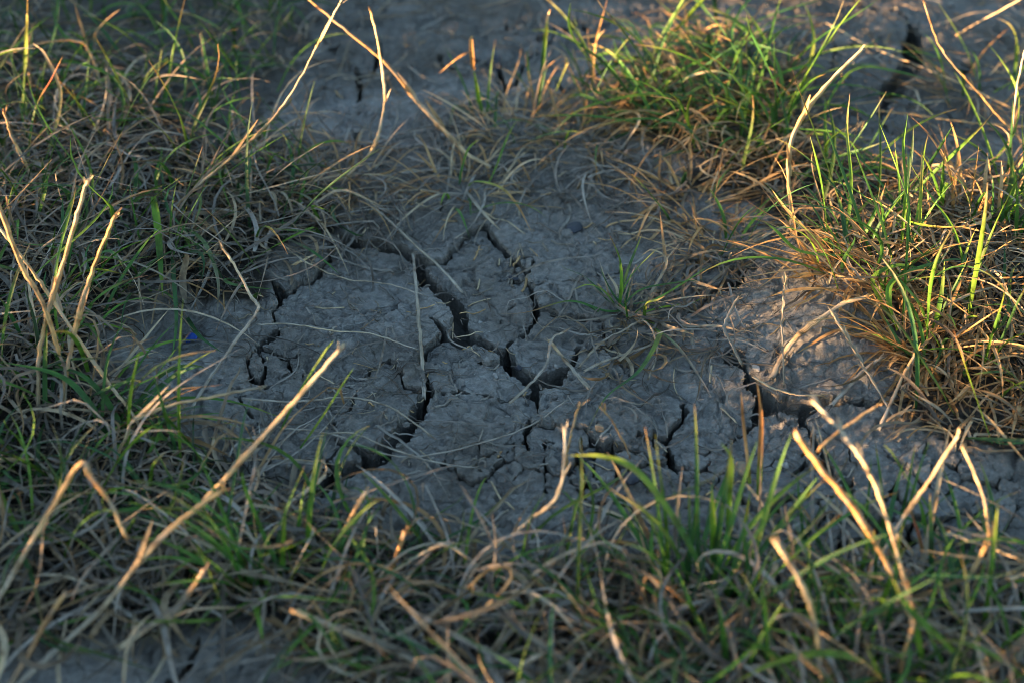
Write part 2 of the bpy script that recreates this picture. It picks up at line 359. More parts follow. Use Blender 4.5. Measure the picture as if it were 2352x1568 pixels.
# settle the vertices along a crack onto its edge
F = np.maximum(F, -.012)
gy_, gx_ = np.gradient(F, YS, XS); g2 = np.clip(gx_**2+gy_**2, .3, 9)
FINE = (HX < .0031) & NEAR
OUT = ((F > 0) | (F2 > 0)) & FINE
INS = ~OUT
ad = OUT.copy()
for a in (-1, 0, 1):
    for b in (-1, 0, 1): ad |= np.roll(np.roll(OUT, a, 0), b, 1)
near = INS & ad; mv = np.clip(-F, -.6*HX, 1.05*HX)*np.where(F > -.02, 1, 0)
GX = np.where(near, X+mv*gx_/g2*.85, X); GY = np.where(near, Y+mv*gy_/g2*.85, Y)
D = np.clip(-F, 0, .05)                                                   # distance from the nearest crack edge
TOP = base_z(GX, GY)
nearw = np.exp(-np.clip(np.hypot(X, Y)-.6, 0, 9)/.5)
rough = .0034*fbm(X, Y, .030, 4, 81, .55)+.0009*np.abs(fbm(X, Y, .009, 3, 91))+.0011*fbm(X, Y, .0040, 2, 101)
terr = fbm(X, Y, .034, 4, 111, .6)*2.2
rough = rough+.0020*(np.floor(terr)+sstep(.90, 1.0, terr-np.floor(terr)))   # flaky layers
TOP = TOP+rough*nearw-.0005*np.exp(-D/.0009)*(F > -.0115)
M_LEFT = [(-260, 110), (200, 100), (330, 240), (470, 330), (640, 380), (790, 450), (800, 520), (700, 545), (610, 600), (590, 700), (490, 690), (400, 620), (320, 660), (240, 740), (230, 860), (330, 970), (480, 1040), (640, 1110), (740, 1180), (500, 1260), (-300, 1320)]
M_TOPL = [(-260, -220), (720, -220), (720, 20), (690, 150), (600, 270), (480, 330), (330, 240), (200, 110), (-260, 130)]
M_BOT = [(-300, 1270), (500, 1190), (760, 1190), (1000, 1270), (1300, 1280), (1500, 1320), (1800, 1280), (2050, 1340), (2500, 1300), (2700, 1800), (1000, 1850), (760, 1540), (600, 1440), (300, 1450), (-300, 1520)]
M_RIGHT = [(1540, 470), (1680, 430), (1800, 520), (1900, 590), (2010, 660), (2080, 790), (2060, 930), (2160, 1010), (2600, 1120), (2600, 330), (2300, 400), (2150, 430), (1960, 350), (1820, 340), (1700, 330), (1580, 400)]
M_UPR = [(1420, 190), (1510, 120), (1650, 80), (1800, 140), (1850, 250), (1900, 330), (1750, 400), (1520, 340), (1390, 290)]
M_MID = [(560, 330), (900, 320), (1120, 230), (1420, 270), (1540, 360), (1500, 470), (1250, 470), (1000, 430), (900, 540), (700, 600)]
M_CLAY = [(600, 480), (1000, 350), (1500, 350), (1750, 600), (1850, 900), (2000, 1150), (1500, 1250), (800, 1150), (500, 1000), (420, 800)]
M_LITTER = [(1400, 730), (1500, 640), (1640, 560), (1720, 600), (1700, 700), (1690, 800), (1620, 860), (1500, 850), (1380, 900), (1320, 830)]
M_FAR = [(640, -200), (2700, -200), (2600, 330), (1900, 300), (1500, 60), (1200, 150), (700, 250)]
def inside(px, py, poly):
    r = np.zeros(px.shape, bool); n = len(poly)
    for a in range(n):
        x0, y0 = poly[a]; x1, y1 = poly[(a+1) % n]
        c = ((y0 > py) != (y1 > py)) & (px < (x1-x0)*(py-y0)/(y1-y0+1e-12)+x0); r ^= c
    return r
HUM_SHADE = np.zeros(X.shape)  # dark soil mask, also standing in for shade under the mats
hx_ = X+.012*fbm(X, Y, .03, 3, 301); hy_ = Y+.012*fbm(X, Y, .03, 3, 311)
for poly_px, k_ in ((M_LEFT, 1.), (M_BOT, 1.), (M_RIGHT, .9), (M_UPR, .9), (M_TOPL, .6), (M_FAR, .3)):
    HUM_SHADE = np.maximum(HUM_SHADE, k_*inside(hx_, hy_, [tuple(on_ground(u, v)[:2]) for u, v in poly_px]))
for _ in range(10): HUM_SHADE = (HUM_SHADE+np.roll(HUM_SHADE, 1, 0)+np.roll(HUM_SHADE, -1, 0)+np.roll(HUM_SHADE, 1, 1)+np.roll(HUM_SHADE, -1, 1))/5
HUM_SHADE = np.maximum(HUM_SHADE, sstep(.5, .7, np.hypot(X, Y-.05)))
# hairline fractures: shallow grooves on the plates
for cell, sd, dp, lo in ((.021, 15, .0014, .05), (.0085, 25, .0006, .22)):
    vh = np.where(NEAR & FINE, voronoi(X+.0045*fbm(X, Y, .012, 3, 401+sd), Y+.0045*fbm(X, Y, .012, 3, 411+sd), cell, sd), 1.0)
    TOP = TOP-dp*sstep(lo, lo+.2, fbm(X, Y, .045, 2, 421+sd))*np.exp(-(vh/.00055)**2)*(1-HUM_SHADE)
# connected pieces of clay between the cracks
CELL = INS[:-1, :-1] & INS[1:, :-1] & INS[:-1, 1:] & INS[1:, 1:]
lab = np.where(CELL, np.arange(CELL.size).reshape(CELL.shape), -1)
flat_ok = CELL.ravel()
for it in range(400):
    old = lab.copy()
    for sl_a, sl_b in (((slice(1, None), slice(None)), (slice(None, -1), slice(None))), ((slice(None), slice(1, None)), (slice(None), slice(None, -1)))):
        a = lab[sl_a]; b = lab[sl_b]; ok = (a >= 0) & (b >= 0)
        mn = np.minimum(a, b); lab[sl_a] = np.where(ok, mn, a); lab[sl_b] = np.where(ok, np.minimum(b, mn), b)
    f = lab.ravel()
    for _ in range(4): f = np.where(f >= 0, f[np.maximum(f, 0)], -1)
    lab = f.reshape(lab.shape)
    if (lab == old).all(): break
ids, cnt = np.unique(lab[lab >= 0], return_counts=True)
order = np.argsort(-cnt); ids = ids[order]; cnt = cnt[order]
VID = np.arange(NX*NY).reshape(NY, NX)
def piece_mesh(name, jj, ii, tilt):
    q = np.stack([VID[jj, ii], VID[jj, ii+1], VID[jj+1, ii+1], VID[jj+1, ii]], 1)
    used, inv = np.unique(q, return_inverse=True); q = inv.reshape(q.shape)
    co = np.stack([GX.ravel()[used], GY.ravel()[used], TOP.ravel()[used]], 1)
    if tilt is not None:
        cx, cy = co[:, 0].mean(), co[:, 1].mean()
        co[:, 2] += tilt[0]+tilt[1]*(co[:, 0]-cx)+tilt[2]*(co[:, 1]-cy)
        TOP.ravel()[used] = co[:, 2]
    e = np.concatenate([q[:, [0, 1]], q[:, [1, 2]], q[:, [2, 3]], q[:, [3, 0]]])
    key = np.minimum(e[:, 0], e[:, 1]).astype(np.int64)*len(co)+np.maximum(e[:, 0], e[:, 1])
    uq, ix, ct = np.unique(key, return_index=True, return_counts=True)
    rim = e[ix[ct == 1]]
    # walls of the crack: three rows below the rim
    rv, rinv = np.unique(rim, return_inverse=True); rim = rinv.reshape(rim.shape)
    gx = gx_.ravel()[used][rv]; gy = gy_.ravel()[used][rv]; gl = np.hypot(gx, gy)+1e-6
    p = co[rv]; rows = [p]
    for dz, outw in ((.0016, .0002), (.006, -.0007), (.014, -.0014), (.034, -.002)):
        nz = fbm(p[:, 0]+dz*7, p[:, 1]-dz*5, .006, 2, 131)
        o_ = outw+.0009*nz
        rows.append(np.stack([p[:, 0]+gx/gl*o_, p[:, 1]+gy/gl*o_, p[:, 2]-dz*(1+.25*nz)], 1))
    base = len(co); n = len(rv); wall = np.concatenate(rows); quads = [q]
    for r in range(4):
        a = base+r*n+rim[:, 0]; b = base+r*n+rim[:, 1]
        quads.append(np.stack([b, a, a+n, b+n], 1))
    hm = HUM_SHADE.ravel()[used]
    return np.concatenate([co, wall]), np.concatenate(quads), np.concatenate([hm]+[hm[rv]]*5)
jj, ii = np.nonzero(lab == ids[0]); co_g, q_g, h_g = piece_mesh('ground', jj, ii, None)
# floor of the cracks, joined into the ground sheet
sx = np.arange(0, NX, 3); sy = np.arange(0, NY, 3)
fx, fy = np.meshgrid(XS[sx], YS[sy]); inn = (np.abs(fx) < .75) & (fy > -.45) & (fy < .85)
fz = base_z(fx, fy)-.027-.004*fbm(fx, fy, .02, 2, 141)
fid = np.arange(fx.size).reshape(fx.shape)
fq = np.stack([fid[:-1, :-1], fid[:-1, 1:], fid[1:, 1:], fid[1:, :-1]], -1)[inn[:-1, :-1] & inn[1:, 1:]].reshape(-1, 4)
fu, fi = np.unique(fq, return_inverse=True); fco = np.stack([fx.ravel()[fu], fy.ravel()[fu], fz.ravel()[fu]], 1)
def humus_shade(me, h):
    a = me.attributes.new('HumusShade', 'FLOAT', 'POINT'); a.data.foreach_set('value', np.asarray(h, np.float32)); return me
ground = add('ground', humus_shade(mesh_np('ground', np.concatenate([co_g, fco]), np.concatenate([q_g, fi.reshape(fq.shape)+len(co_g)])), np.concatenate([h_g, np.full(len(fco), .3)])), CLAY,  # crack floors take part of the same dark tint
             kind='structure', label='grey sun-dried clay ground split by deep cracks')

n_plate = 0
for k, c in zip(ids[1:], cnt[1:]):
    if c < 10: continue
    jj, ii = np.nonzero(lab == k)
    big = c*1.2e-6
    s = 1.0 if c < 6000 else .5
    ex = max(np.ptp(GX[jj, ii]), np.ptp(GY[jj, ii])); s = min(1.0, .035/ex); tilt = (rng.uniform(-.0042, .0034), rng.uniform(-.09, .09)*s, rng.uniform(-.13, .07)*s)
    co, q, hh = piece_mesh('plate', jj, ii, tilt)
    o = np.array([co[:, 0].mean(), co[:, 1].mean(), co[:, 2].max()])
    add('clay_plate' if c > 120 else 'clay_crumb', humus_shade(mesh_np('clay_plate', co-o, q), hh), CLAY, ground, o)
    n_plate += 1
print('clay plates', n_plate, 'ground cells', cnt[0], 'verts', X.size)

# height of the finished surface at any point
def gz(x, y):
    x = np.asarray(x, float); y = np.asarray(y, float)
    i = np.clip(np.searchsorted(XS, x)-1, 0, NX-2); j = np.clip(np.searchsorted(YS, y)-1, 0, NY-2)
    tx = np.clip((x-XS[i])/(XS[i+1]-XS[i]), 0, 1); ty = np.clip((y-YS[j])/(YS[j+1]-YS[j]), 0, 1)
    return (TOP[j, i]*(1-tx)+TOP[j, i+1]*tx)*(1-ty)+(TOP[j+1, i]*(1-tx)+TOP[j+1, i+1]*tx)*ty
def surf(u, v):
    p = on_ground(u, v); p[2] = float(gz(p[0], p[1])); return p

# ------------------------------------------------------------------ colours of living and dry grass (albedo, sunlight mixed into the gold)
TAN = .9*np.array([[.40, .29, .17], [.46, .36, .23], [.34, .25, .16], [.30, .24, .18], [.52, .43, .30], [.38, .24, .11]])
SUN_GOLD = np.array([[.46, .29, .12], [.50, .36, .19], [.42, .25, .10], [.55, .42, .25]])  # warmer than TAN: the sunlight at right is painted into it
GREY = .9*np.array([[.30, .26, .21], [.36, .32, .27], [.25, .21, .17], [.42, .38, .32]])
GREEN = np.array([[.055, .165, .025], [.036, .120, .034], [.085, .205, .022], [.050, .140, .045], [.120, .225, .025]])
TIPC = np.array([[.36, .20, .08], [.40, .31, .18], [.30, .14, .07], [.42, .33, .19]])

# ------------------------------------------------------------------ ribbons in batches
def ribbons(base, az, lean, curl, wig, length, width, col0, col1, tipstart, twist, K=11, lift=None, clampz=True, kink=None):
    """Bent V-section leaves: base (n,3); lean = start angle from vertical; curl = added bend along the leaf."""
    n = len(base); s = np.linspace(0, 1, K)
    th = lean[:, None]+curl[:, None]*s[None, :]**1.2
    ph = az[:, None]+wig[:, None]*np.sin(s[None, :]*2.6+wig[:, None]*9)
    if kink is not None: 
        kp = rng.uniform(.35, .75, n); th = th+np.where(s[None, :] > kp[:, None], kink[:, None], 0)
    dirv = np.stack([np.sin(th)*np.cos(ph), np.sin(th)*np.sin(ph), np.cos(th)], -1)
    step = (length/(K-1))[:, None, None]
    P = np.zeros((n, K, 3)); P[:, 0] = base; P[:, 1:] = base[:, None]+np.cumsum((dirv[:, :-1]+dirv[:, 1:])*.5*step, 1)
    if clampz:
        g = gz(P[..., 0], P[..., 1])+(0.0012 if lift is None else lift[:, None]); low = P[..., 2] < g
        P[..., 2] = np.where(low, g+.15*(1-s)*.002, P[..., 2])
    side = np.stack([-np.sin(ph), np.cos(ph), np.zeros_like(ph)], -1)
    nrm = np.cross(dirv, side); tw = (twist[:, None]*(s[None, :]-.2)); 
    sd = side*np.cos(tw)[..., None]+nrm*np.sin(tw)[..., None]; nm = np.cross(dirv, sd)
    w = width[:, None]*(np.minimum(1, .75+s*1.2))[None, :]*np.clip((1.0-s**4), .10, 1)[None, :]
    A = P-sd*(w*.5)[..., None]+nm*(w*.16)[..., None]; B = P-nm*(w*.10)[..., None]; C = P+sd*(w*.5)[..., None]+nm*(w*.16)[..., None]
    co = np.stack([A, B, C], 2).reshape(-1, 3)
    f = np.clip((s[None, :]-tipstart[:, None])/.34, 0, 1)[..., None]
    cc = col0[:, None, :]*(1-f)+col1[:, None, :]*f
    col = np.repeat(cc[:, :, None, :], 3, 2).reshape(-1, 3)
    uv = np.zeros((n, K, 3, 2)); uv[..., 0, 0] = 0; uv[..., 1, 0] = .5; uv[..., 2, 0] = 1; uv[..., 1] = (s[None, :]*length[:, None]+rng.uniform(0, 5, n)[:, None])[:, :, None]
    uv[..., 0] += rng.uniform(0, 40, n)[:, None, None]
    vid = np.arange(n*K*3).reshape(n, K, 3)
    q1 = np.stack([vid[:, :-1, 0], vid[:, :-1, 1], vid[:, 1:, 1], vid[:, 1:, 0]], -1).reshape(-1, 4)
    q2 = np.stack([vid[:, :-1, 1], vid[:, :-1, 2], vid[:, 1:, 2], vid[:, 1:, 1]], -1).reshape(-1, 4)
    return co, np.concatenate([q1, q2]), col, uv.reshape(-1, 2)
def join(parts):
    cs, qs, ks, us = [], [], [], []; o = 0
    for c, q, k, u in parts: cs.append(c); qs.append(q+o); ks.append(k); us.append(u); o += len(c)
    return np.concatenate(cs), np.concatenate(qs), np.concatenate(ks), np.concatenate(us)
def scatter(poly_px, n, clump=.5, scale=.035, seed=0):
    poly = [tuple(on_ground(u, v)[:2]) for u, v in poly_px]
    xs = [p[0] for p in poly]; ys = [p[1] for p in poly]; out = np.zeros((0, 2))
    while len(out) < n:
        x = rng.uniform(min(xs), max(xs), n*3); y = rng.uniform(min(ys), max(ys), n*3)
        dens = np.clip(.5+clump*fbm(x, y, scale, 2, 200+seed)*2.2, .03, 1)
        ok = inside(x, y, poly) & (rng.uniform(0, 1, n*3) < dens); out = np.concatenate([out, np.stack([x[ok], y[ok]], 1)])
    return out[:n]
def batch(xy, kind, length, width, lean, curl, az0=None, azspread=np.pi, lift=.0, pal=None, tip=None, green_tip=.8, kink=0.0):
    n = len(xy); U = rng.uniform
    base = np.stack([xy[:, 0], xy[:, 1], gz(xy[:, 0], xy[:, 1])-.001+U(0, 1, n)**1.5*lift], 1)
    az = U(-np.pi, np.pi, n) if az0 is None else az0+rng.normal(0, azspread, n)
    pal = pal if pal is not None else (GREEN if kind == 'green' else TAN)
    c0 = pal[rng.integers(0, len(pal), n)]*U(.36, 1.2, n)[:, None]
    if kind == 'green':
        c1 = TIPC[rng.integers(0, len(TIPC), n)]*U(.7, 1.1, n)[:, None]; ts = np.where(U(0, 1, n) < .55, U(.55, .95, n), 1.2)
    else:
        c1 = c0*U(.8, 1.15, n)[:, None]; ts = U(.2, 1, n)
    kk = np.where(U(0, 1, n) < kink, U(.5, 1.6, n), 0) if kink else None
    return ribbons(base, az, U(*lean, n), U(*curl, n), rng.normal(0, 1.0, n), U(*length, n)*U(.7, 1.1, n), U(*width, n), c0, c1, ts, rng.normal(0, 1.6, n), lift=U(.0006, .0014, n)+U(0, 1, n)**2*lift*.8, kink=kk)
def stuff(name, parts, label, cat='grass'):
    c, q, k, u = join(parts)
    return add(name, mesh_np(name, c, q, col=k, uv=u), BLADE, label=label, category=cat, kind='stuff')

MM = .001; CM = .01
R_ = math.radians
def dry(xy, **k):
    a = dict(length=(.035, .10), width=(.8*MM, 1.9*MM), lean=(R_(15), R_(88)), curl=(R_(10), R_(190)), lift=.013, kink=.35); a.update(k); return batch(xy, 'dry', **a)
def grn(xy, **k):
    a = dict(length=(.045, .10), width=(1.3*MM, 2.5*MM), lean=(R_(5), R_(55)), curl=(R_(0), R_(110)), lift=.004); a.update(k); return batch(xy, 'green', **a)
MIXD = np.concatenate([TAN, GREY])
stuff('dry_grass', [dry(scatter(M_LEFT, 2200, seed=1), pal=MIXD, lean=(R_(38), R_(90)), length=(.04, .11), az0=-.3, azspread=1.6), dry(scatter(M_LEFT, 2600, seed=31), pal=GREY*.28, width=(.5*MM, 1.1*MM), lean=(R_(5), R_(95)), length=(.012, .04), lift=.006), dry(scatter(M_LEFT, 150, clump=.3, seed=42), pal=np.concatenate([GREY*1.1, TAN]), lean=(R_(68), R_(90)), curl=(R_(-6), R_(18)), lift=.018, length=(.03, .09), width=(1.5*MM, 2.8*MM), kink=.25)], 'matted mass of curling tan dry grass covering the ground at left', 'dry grass')  # short blades below are coloured dark to paint shaded gaps in the mat
stuff('green_grass', [grn(scatter(M_LEFT, 440, seed=2), az0=-.4, azspread=1.8)], 'green grass blades growing through the tan mat at left')
stuff('dry_grass', [dry(scatter(M_TOPL, 460, seed=3), pal=MIXD), dry(scatter(M_TOPL, 500, seed=43), pal=GREY*.3, width=(.5*MM, 1.1*MM), lean=(R_(5), R_(95)), length=(.012, .035), lift=.005), dry(scatter(M_MID, 330, seed=8), pal=GREY, lean=(R_(60), R_(90)), lift=.005, width=(.8*MM, 1.7*MM)),  # the darkened short blades paint shade between the stems
                    dry(scatter(M_FAR, 330, seed=9), pal=MIXD, lean=(R_(60), R_(92)), lift=.006), dry(scatter(M_FAR, 640, seed=39), pal=GREY*.8, lean=(R_(78), R_(92)), curl=(R_(-5), R_(15)), lift=.002, length=(.008, .05), width=(.6*MM, 2*MM))], 'sparse dry grass strewn on the clay along the top', 'dry grass')
stuff('green_grass', [grn(scatter(M_TOPL, 360, seed=4), lean=(R_(5), R_(60)))], 'dim green grass in the upper left corner')
stuff('dry_grass', [dry(scatter(M_BOT, 1600, seed=5), pal=MIXD, lean=(R_(40), R_(90)), length=(.035, .095), width=(.9*MM, 2.0*MM)), dry(scatter(M_BOT, 1800, seed=32), pal=GREY*.28, width=(.5*MM, 1.1*MM), lean=(R_(5), R_(95)), length=(.012, .04), lift=.006), dry(scatter(M_BOT, 260, clump=.3, seed=41), pal=np.concatenate([GREY*1.15, TAN*1.1]), lean=(R_(68), R_(90)), curl=(R_(-6), R_(18)), lift=.018, length=(.03, .10), width=(1.6*MM, 3.2*MM), kink=.25)], 'blurred tangle of dry grass along the bottom edge', 'dry grass')  # lowest layer darkened in colour as shade under the tangle
stuff('green_grass', [grn(scatter(M_BOT, 430, seed=6), lean=(R_(15), R_(75)), length=(.04, .085), width=(1.1*MM, 2.0*MM))], 'blurred green grass along the bottom edge')
stuff('dry_grass', [dry(scatter(M_RIGHT, 900, seed=34), pal=SUN_GOLD*.3, width=(.5*MM, 1.1*MM), lean=(R_(5), R_(95)), length=(.012, .035), lift=.005), dry(scatter(M_RIGHT, 1150, seed=7), pal=np.concatenate([SUN_GOLD, TAN]), lean=(R_(40), R_(92)), lift=.010, length=(.03, .07)), dry(scatter(M_UPR, 380, seed=12), pal=SUN_GOLD, lean=(R_(30), R_(88)), length=(.03, .07))],  # darkened lower thatch paints the shade below the golden blades
      'golden sunlit dry grass thatch on the raised ground at right', 'dry grass')
stuff('green_grass', [grn(scatter(M_RIGHT, 120, seed=10), lean=(R_(5), R_(55))), grn(scatter(M_UPR, 120, seed=11), lean=(R_(10), R_(60)), length=(.06, .12), width=(1.6*MM, 2.8*MM))], 'sunlit green grass growing through the golden thatch at right')
stuff('dry_grass', [dry(scatter(M_CLAY, 70, clump=.2, seed=13), pal=GREY*.85, lean=(R_(78), R_(92)), curl=(R_(-5), R_(15)), lift=.002, length=(.02, .075), width=(.6*MM, 1.5*MM), kink=.3), dry(scatter(M_LITTER, 150, clump=.9, seed=33), pal=np.concatenate([GREY, TAN])*.85, lean=(R_(60), R_(92)), curl=(R_(-5), R_(60)), lift=.006, length=(.015, .06), width=(.8*MM, 2.2*MM)),
                    dry(scatter(M_CLAY, 420, clump=.2, seed=14), pal=GREY*.85, lean=(R_(80), R_(92)), curl=(R_(-5), R_(10)), lift=.001, length=(.006, .025), width=(.4*MM, 1.2*MM), kink=0)],
      'fine grey wisps of dead grass lying on the cracked clay', 'dry grass')
# taller grass added on the unseen bank to cast the shade, and the field around
def bank(n, lo, hi, ylo, yhi, L):
    p = rng.uniform(lo, hi, n); qv = rng.uniform(ylo, yhi, n)
    xy = np.stack([p*math.cos(SUN_AZ)-qv*math.sin(SUN_AZ), p*math.sin(SUN_AZ)+qv*math.cos(SUN_AZ)], 1); return xy
stuff('shade_grass', [dry(bank(2600, -1.15, -.72, -1.0, 1.3, 0), length=(.06, .15), lean=(R_(0), R_(40)), curl=(R_(0), R_(70)), width=(1.2*MM, 2.4*MM)),
                     grn(bank(1500, -1.15, -.72, -1.0, 1.3, 0), length=(.06, .13), lean=(R_(0), R_(35)), width=(1.5*MM, 3*MM))], 'tall grass on the added shade-casting bank beyond the left edge', 'grass')
def ring(n):
    a = rng.uniform(-np.pi, np.pi, n); r = np.sqrt(rng.uniform(.45, 9., n)); xy = np.stack([r*np.cos(a), r*np.sin(a)], 1)
    return xy[(np.abs(xy[:, 0]) > .45) | (xy[:, 1] > .62) | (xy[:, 1] < -.36)]
def sky_screen(n):                                        # tall growth added out of view to block the low sky, away from the sunny side
    a = rng.uniform(-np.pi, np.pi, n); r = np.sqrt(rng.uniform(1.3**2, 2.6**2, n)); xy = np.stack([r*np.cos(a), r*np.sin(a)], 1)
    return xy[(xy@np.array([math.cos(SUN_AZ), math.sin(SUN_AZ)]) > -.35) & (np.hypot(xy[:, 0], xy[:, 1]+.75) > .8)]
stuff('shade_grass', [dry(sky_screen(3000), length=(.25, .55), width=(3*MM, 7*MM), lean=(R_(0), R_(25)), curl=(R_(0), R_(50))), grn(sky_screen(3000), length=(.2, .5), width=(3*MM, 8*MM), lean=(R_(0), R_(25)), curl=(R_(0), R_(60)))], 'tall meadow grass added out of view to block the low sky')
stuff('grass', [dry(ring(3000), width=(1.5*MM, 3*MM), length=(.06, .12)), grn(ring(1400), width=(1.6*MM, 3*MM), length=(.06, .12))], 'rough grass of the field around the cracked patch')

# ------------------------------------------------------------------ single stems, leaves, tufts
def curve(pts, per=8):
    P = np.array(pts, float); P = np.vstack([2*P[0]-P[1], P, 2*P[-1]-P[-2]]); out = []
    for i in range(1, len(P)-2):
        for s in np.linspace(0, 1, per, endpoint=False):
            a, b, c, d = P[i-1:i+3]
            out.append(.5*((2*b)+(-a+c)*s+(2*a-5*b+4*c-d)*s*s+(-a+3*b-3*c+d)*s**3))
    out.append(P[-2]); return np.array(out)
def frames(P):
    T = np.gradient(P, axis=0); T /= np.linalg.norm(T, axis=1)[:, None]+1e-12
    u = np.cross(T[0], [0.3, .2, 1.0]); u /= np.linalg.norm(u); U = [u]
    for t in T[1:]: u = u-t*np.dot(u, t); u /= np.linalg.norm(u)+1e-12; U.append(u)
    U = np.array(U); return T, U, np.cross(T, U)
def tube(P, rad, col, sides=8, squash=.8, torn=.0, rough=.06):
    T, U, V = frames(P); n = len(P); a = np.linspace(0, 2*np.pi, sides, endpoint=False)
    rr = rad[:, None]*(1+rng.normal(0, rough, (n, sides)))
    co = P[:, None]+U[:, None]*(np.cos(a)[None]*rr)[..., None]+V[:, None]*(np.sin(a)[None]*rr*squash)[..., None]
    if torn: co[-1] += T[-1]*rng.uniform(-torn, torn, sides)[:, None]; co[0] -= T[0]*rng.uniform(-torn, torn, sides)[:, None]
    vid = np.arange(n*sides).reshape(n, sides); nx = np.roll(vid, -1, 1)
    q = np.stack([vid[:-1], nx[:-1], nx[1:], vid[1:]], -1).reshape(-1, 4)
    co = co.reshape(-1, 3); colv = np.repeat(col, sides, 0)
    L = np.concatenate([[0], np.cumsum(np.linalg.norm(np.diff(P, axis=0), axis=1))])
    uv = np.stack([np.tile(np.arange(sides)/sides*2, n), np.repeat(L, sides)], 1)+rng.uniform(0, 30)
    ends = []
    for k, r in ((0, vid[0][::-1]), (n-1, vid[-1])):          # hollow broken ends: a sunk centre
        c = len(co); co = np.vstack([co, P[k]+(T[k] if k == 0 else -T[k])*rad[k]*.8]); colv = np.vstack([colv, col[k]*.6]); uv = np.vstack([uv, uv[0]])
        ends.append(np.stack([r, np.roll(r, -1), np.full(sides, c)], 1))
    return co, q, np.concatenate(ends), colv, uv
def lift_pts(pts, follow=False):
    b = surf(pts[0][0], pts[0][1]); out = []
    for u, v, z in pts:
        if follow: p = on_ground(u, v, z*CM); p[2] = max(p[2], float(gz(p[0], p[1]))+z*CM)
        else:
            p = at(u, v, b[2]+z*CM); g = float(gz(p[0], p[1]))+.0008
            if p[2] < g: p = on_ground(u, v, .001)
        out.append(p)
    return np.array(out)
def leaf_mesh(P, w, col, fold=.18, twist=0.0, tip=True):
    T, U, V = frames(P); n = len(P); s = np.linspace(0, 1, n)
    side = np.cross(T, [0, 0, 1.0]); bad = np.linalg.norm(side, axis=1) < .25
    side[bad] = np.array([1., 0, 0]); side -= T*np.sum(side*T, 1)[:, None]; side /= np.linalg.norm(side, axis=1)[:, None]
    nm = np.cross(side, T); tw = twist*(s-.3)
    sd = side*np.cos(tw)[:, None]+nm*np.sin(tw)[:, None]; nm = np.cross(sd, T)
    ww = w*np.minimum(1, .7+s*1.5)*(np.clip(1-s**3.2, .05, 1) if tip else 1.0)
    ww = (ww*np.ones(n))[:, None]
    co = np.stack([P-sd*ww*.5+nm*ww*fold, P-nm*ww*.06, P+sd*ww*.5+nm*ww*fold], 1).reshape(-1, 3)
    vid = np.arange(n*3).reshape(n, 3)
    q = np.concatenate([np.stack([vid[:-1, k], vid[:-1, k+1], vid[1:, k+1], vid[1:, k]], -1) for k in (0, 1)])
    L = np.concatenate([[0], np.cumsum(np.linalg.norm(np.diff(P, axis=0), axis=1))])
    uv = np.stack([np.tile([0, .5, 1.], n), np.repeat(L, 3)], 1)+rng.uniform(0, 30)
    return co, q, np.repeat(col, 3, 0), uv
def grad_col(n, stops):
    s = np.linspace(0, 1, n); xs = [a for a, _ in stops]
    return np.stack([np.interp(s, xs, [c[k] for _, c in stops]) for k in range(3)], 1)
C_ = dict(straw=(.48, .32, .15), pale=(.54, .43, .27), brown=(.29, .155, .06), grey=(.31, .275, .225), gold=(.48, .29, .11), white=(.52, .45, .35), rust=(.33, .16, .06), red=(.34, .09, .05),
          green=(.058, .165, .024), bright=(.13, .26, .022), dark=(.036, .115, .030), lime=(.25, .31, .04), dull=(.25, .21, .15))
def cstops(spec, n):
    st = []
    for k in spec.split():
        nm, *p = k.split('@'); st.append((float(p[0]) if p else None, C_[nm]))
    if len(st) == 1: st = [(0., st[0][1]), (1., st[0][1])]
    m = len(st); st = [(p if p is not None else i/(m-1), c) for i, (p, c) in enumerate(st)]
    return grad_col(n, st)
def small(name, parent, P, w, col, mat=BLADE, **k):
    o = Vector(P[0]); par = Vector(parent.location)
    co, q, c, uv = leaf_mesh(P-np.array(parent.location), w, col, **k)
    return add(name, mesh_np(name, co, q, col=c, uv=uv), mat, parent)
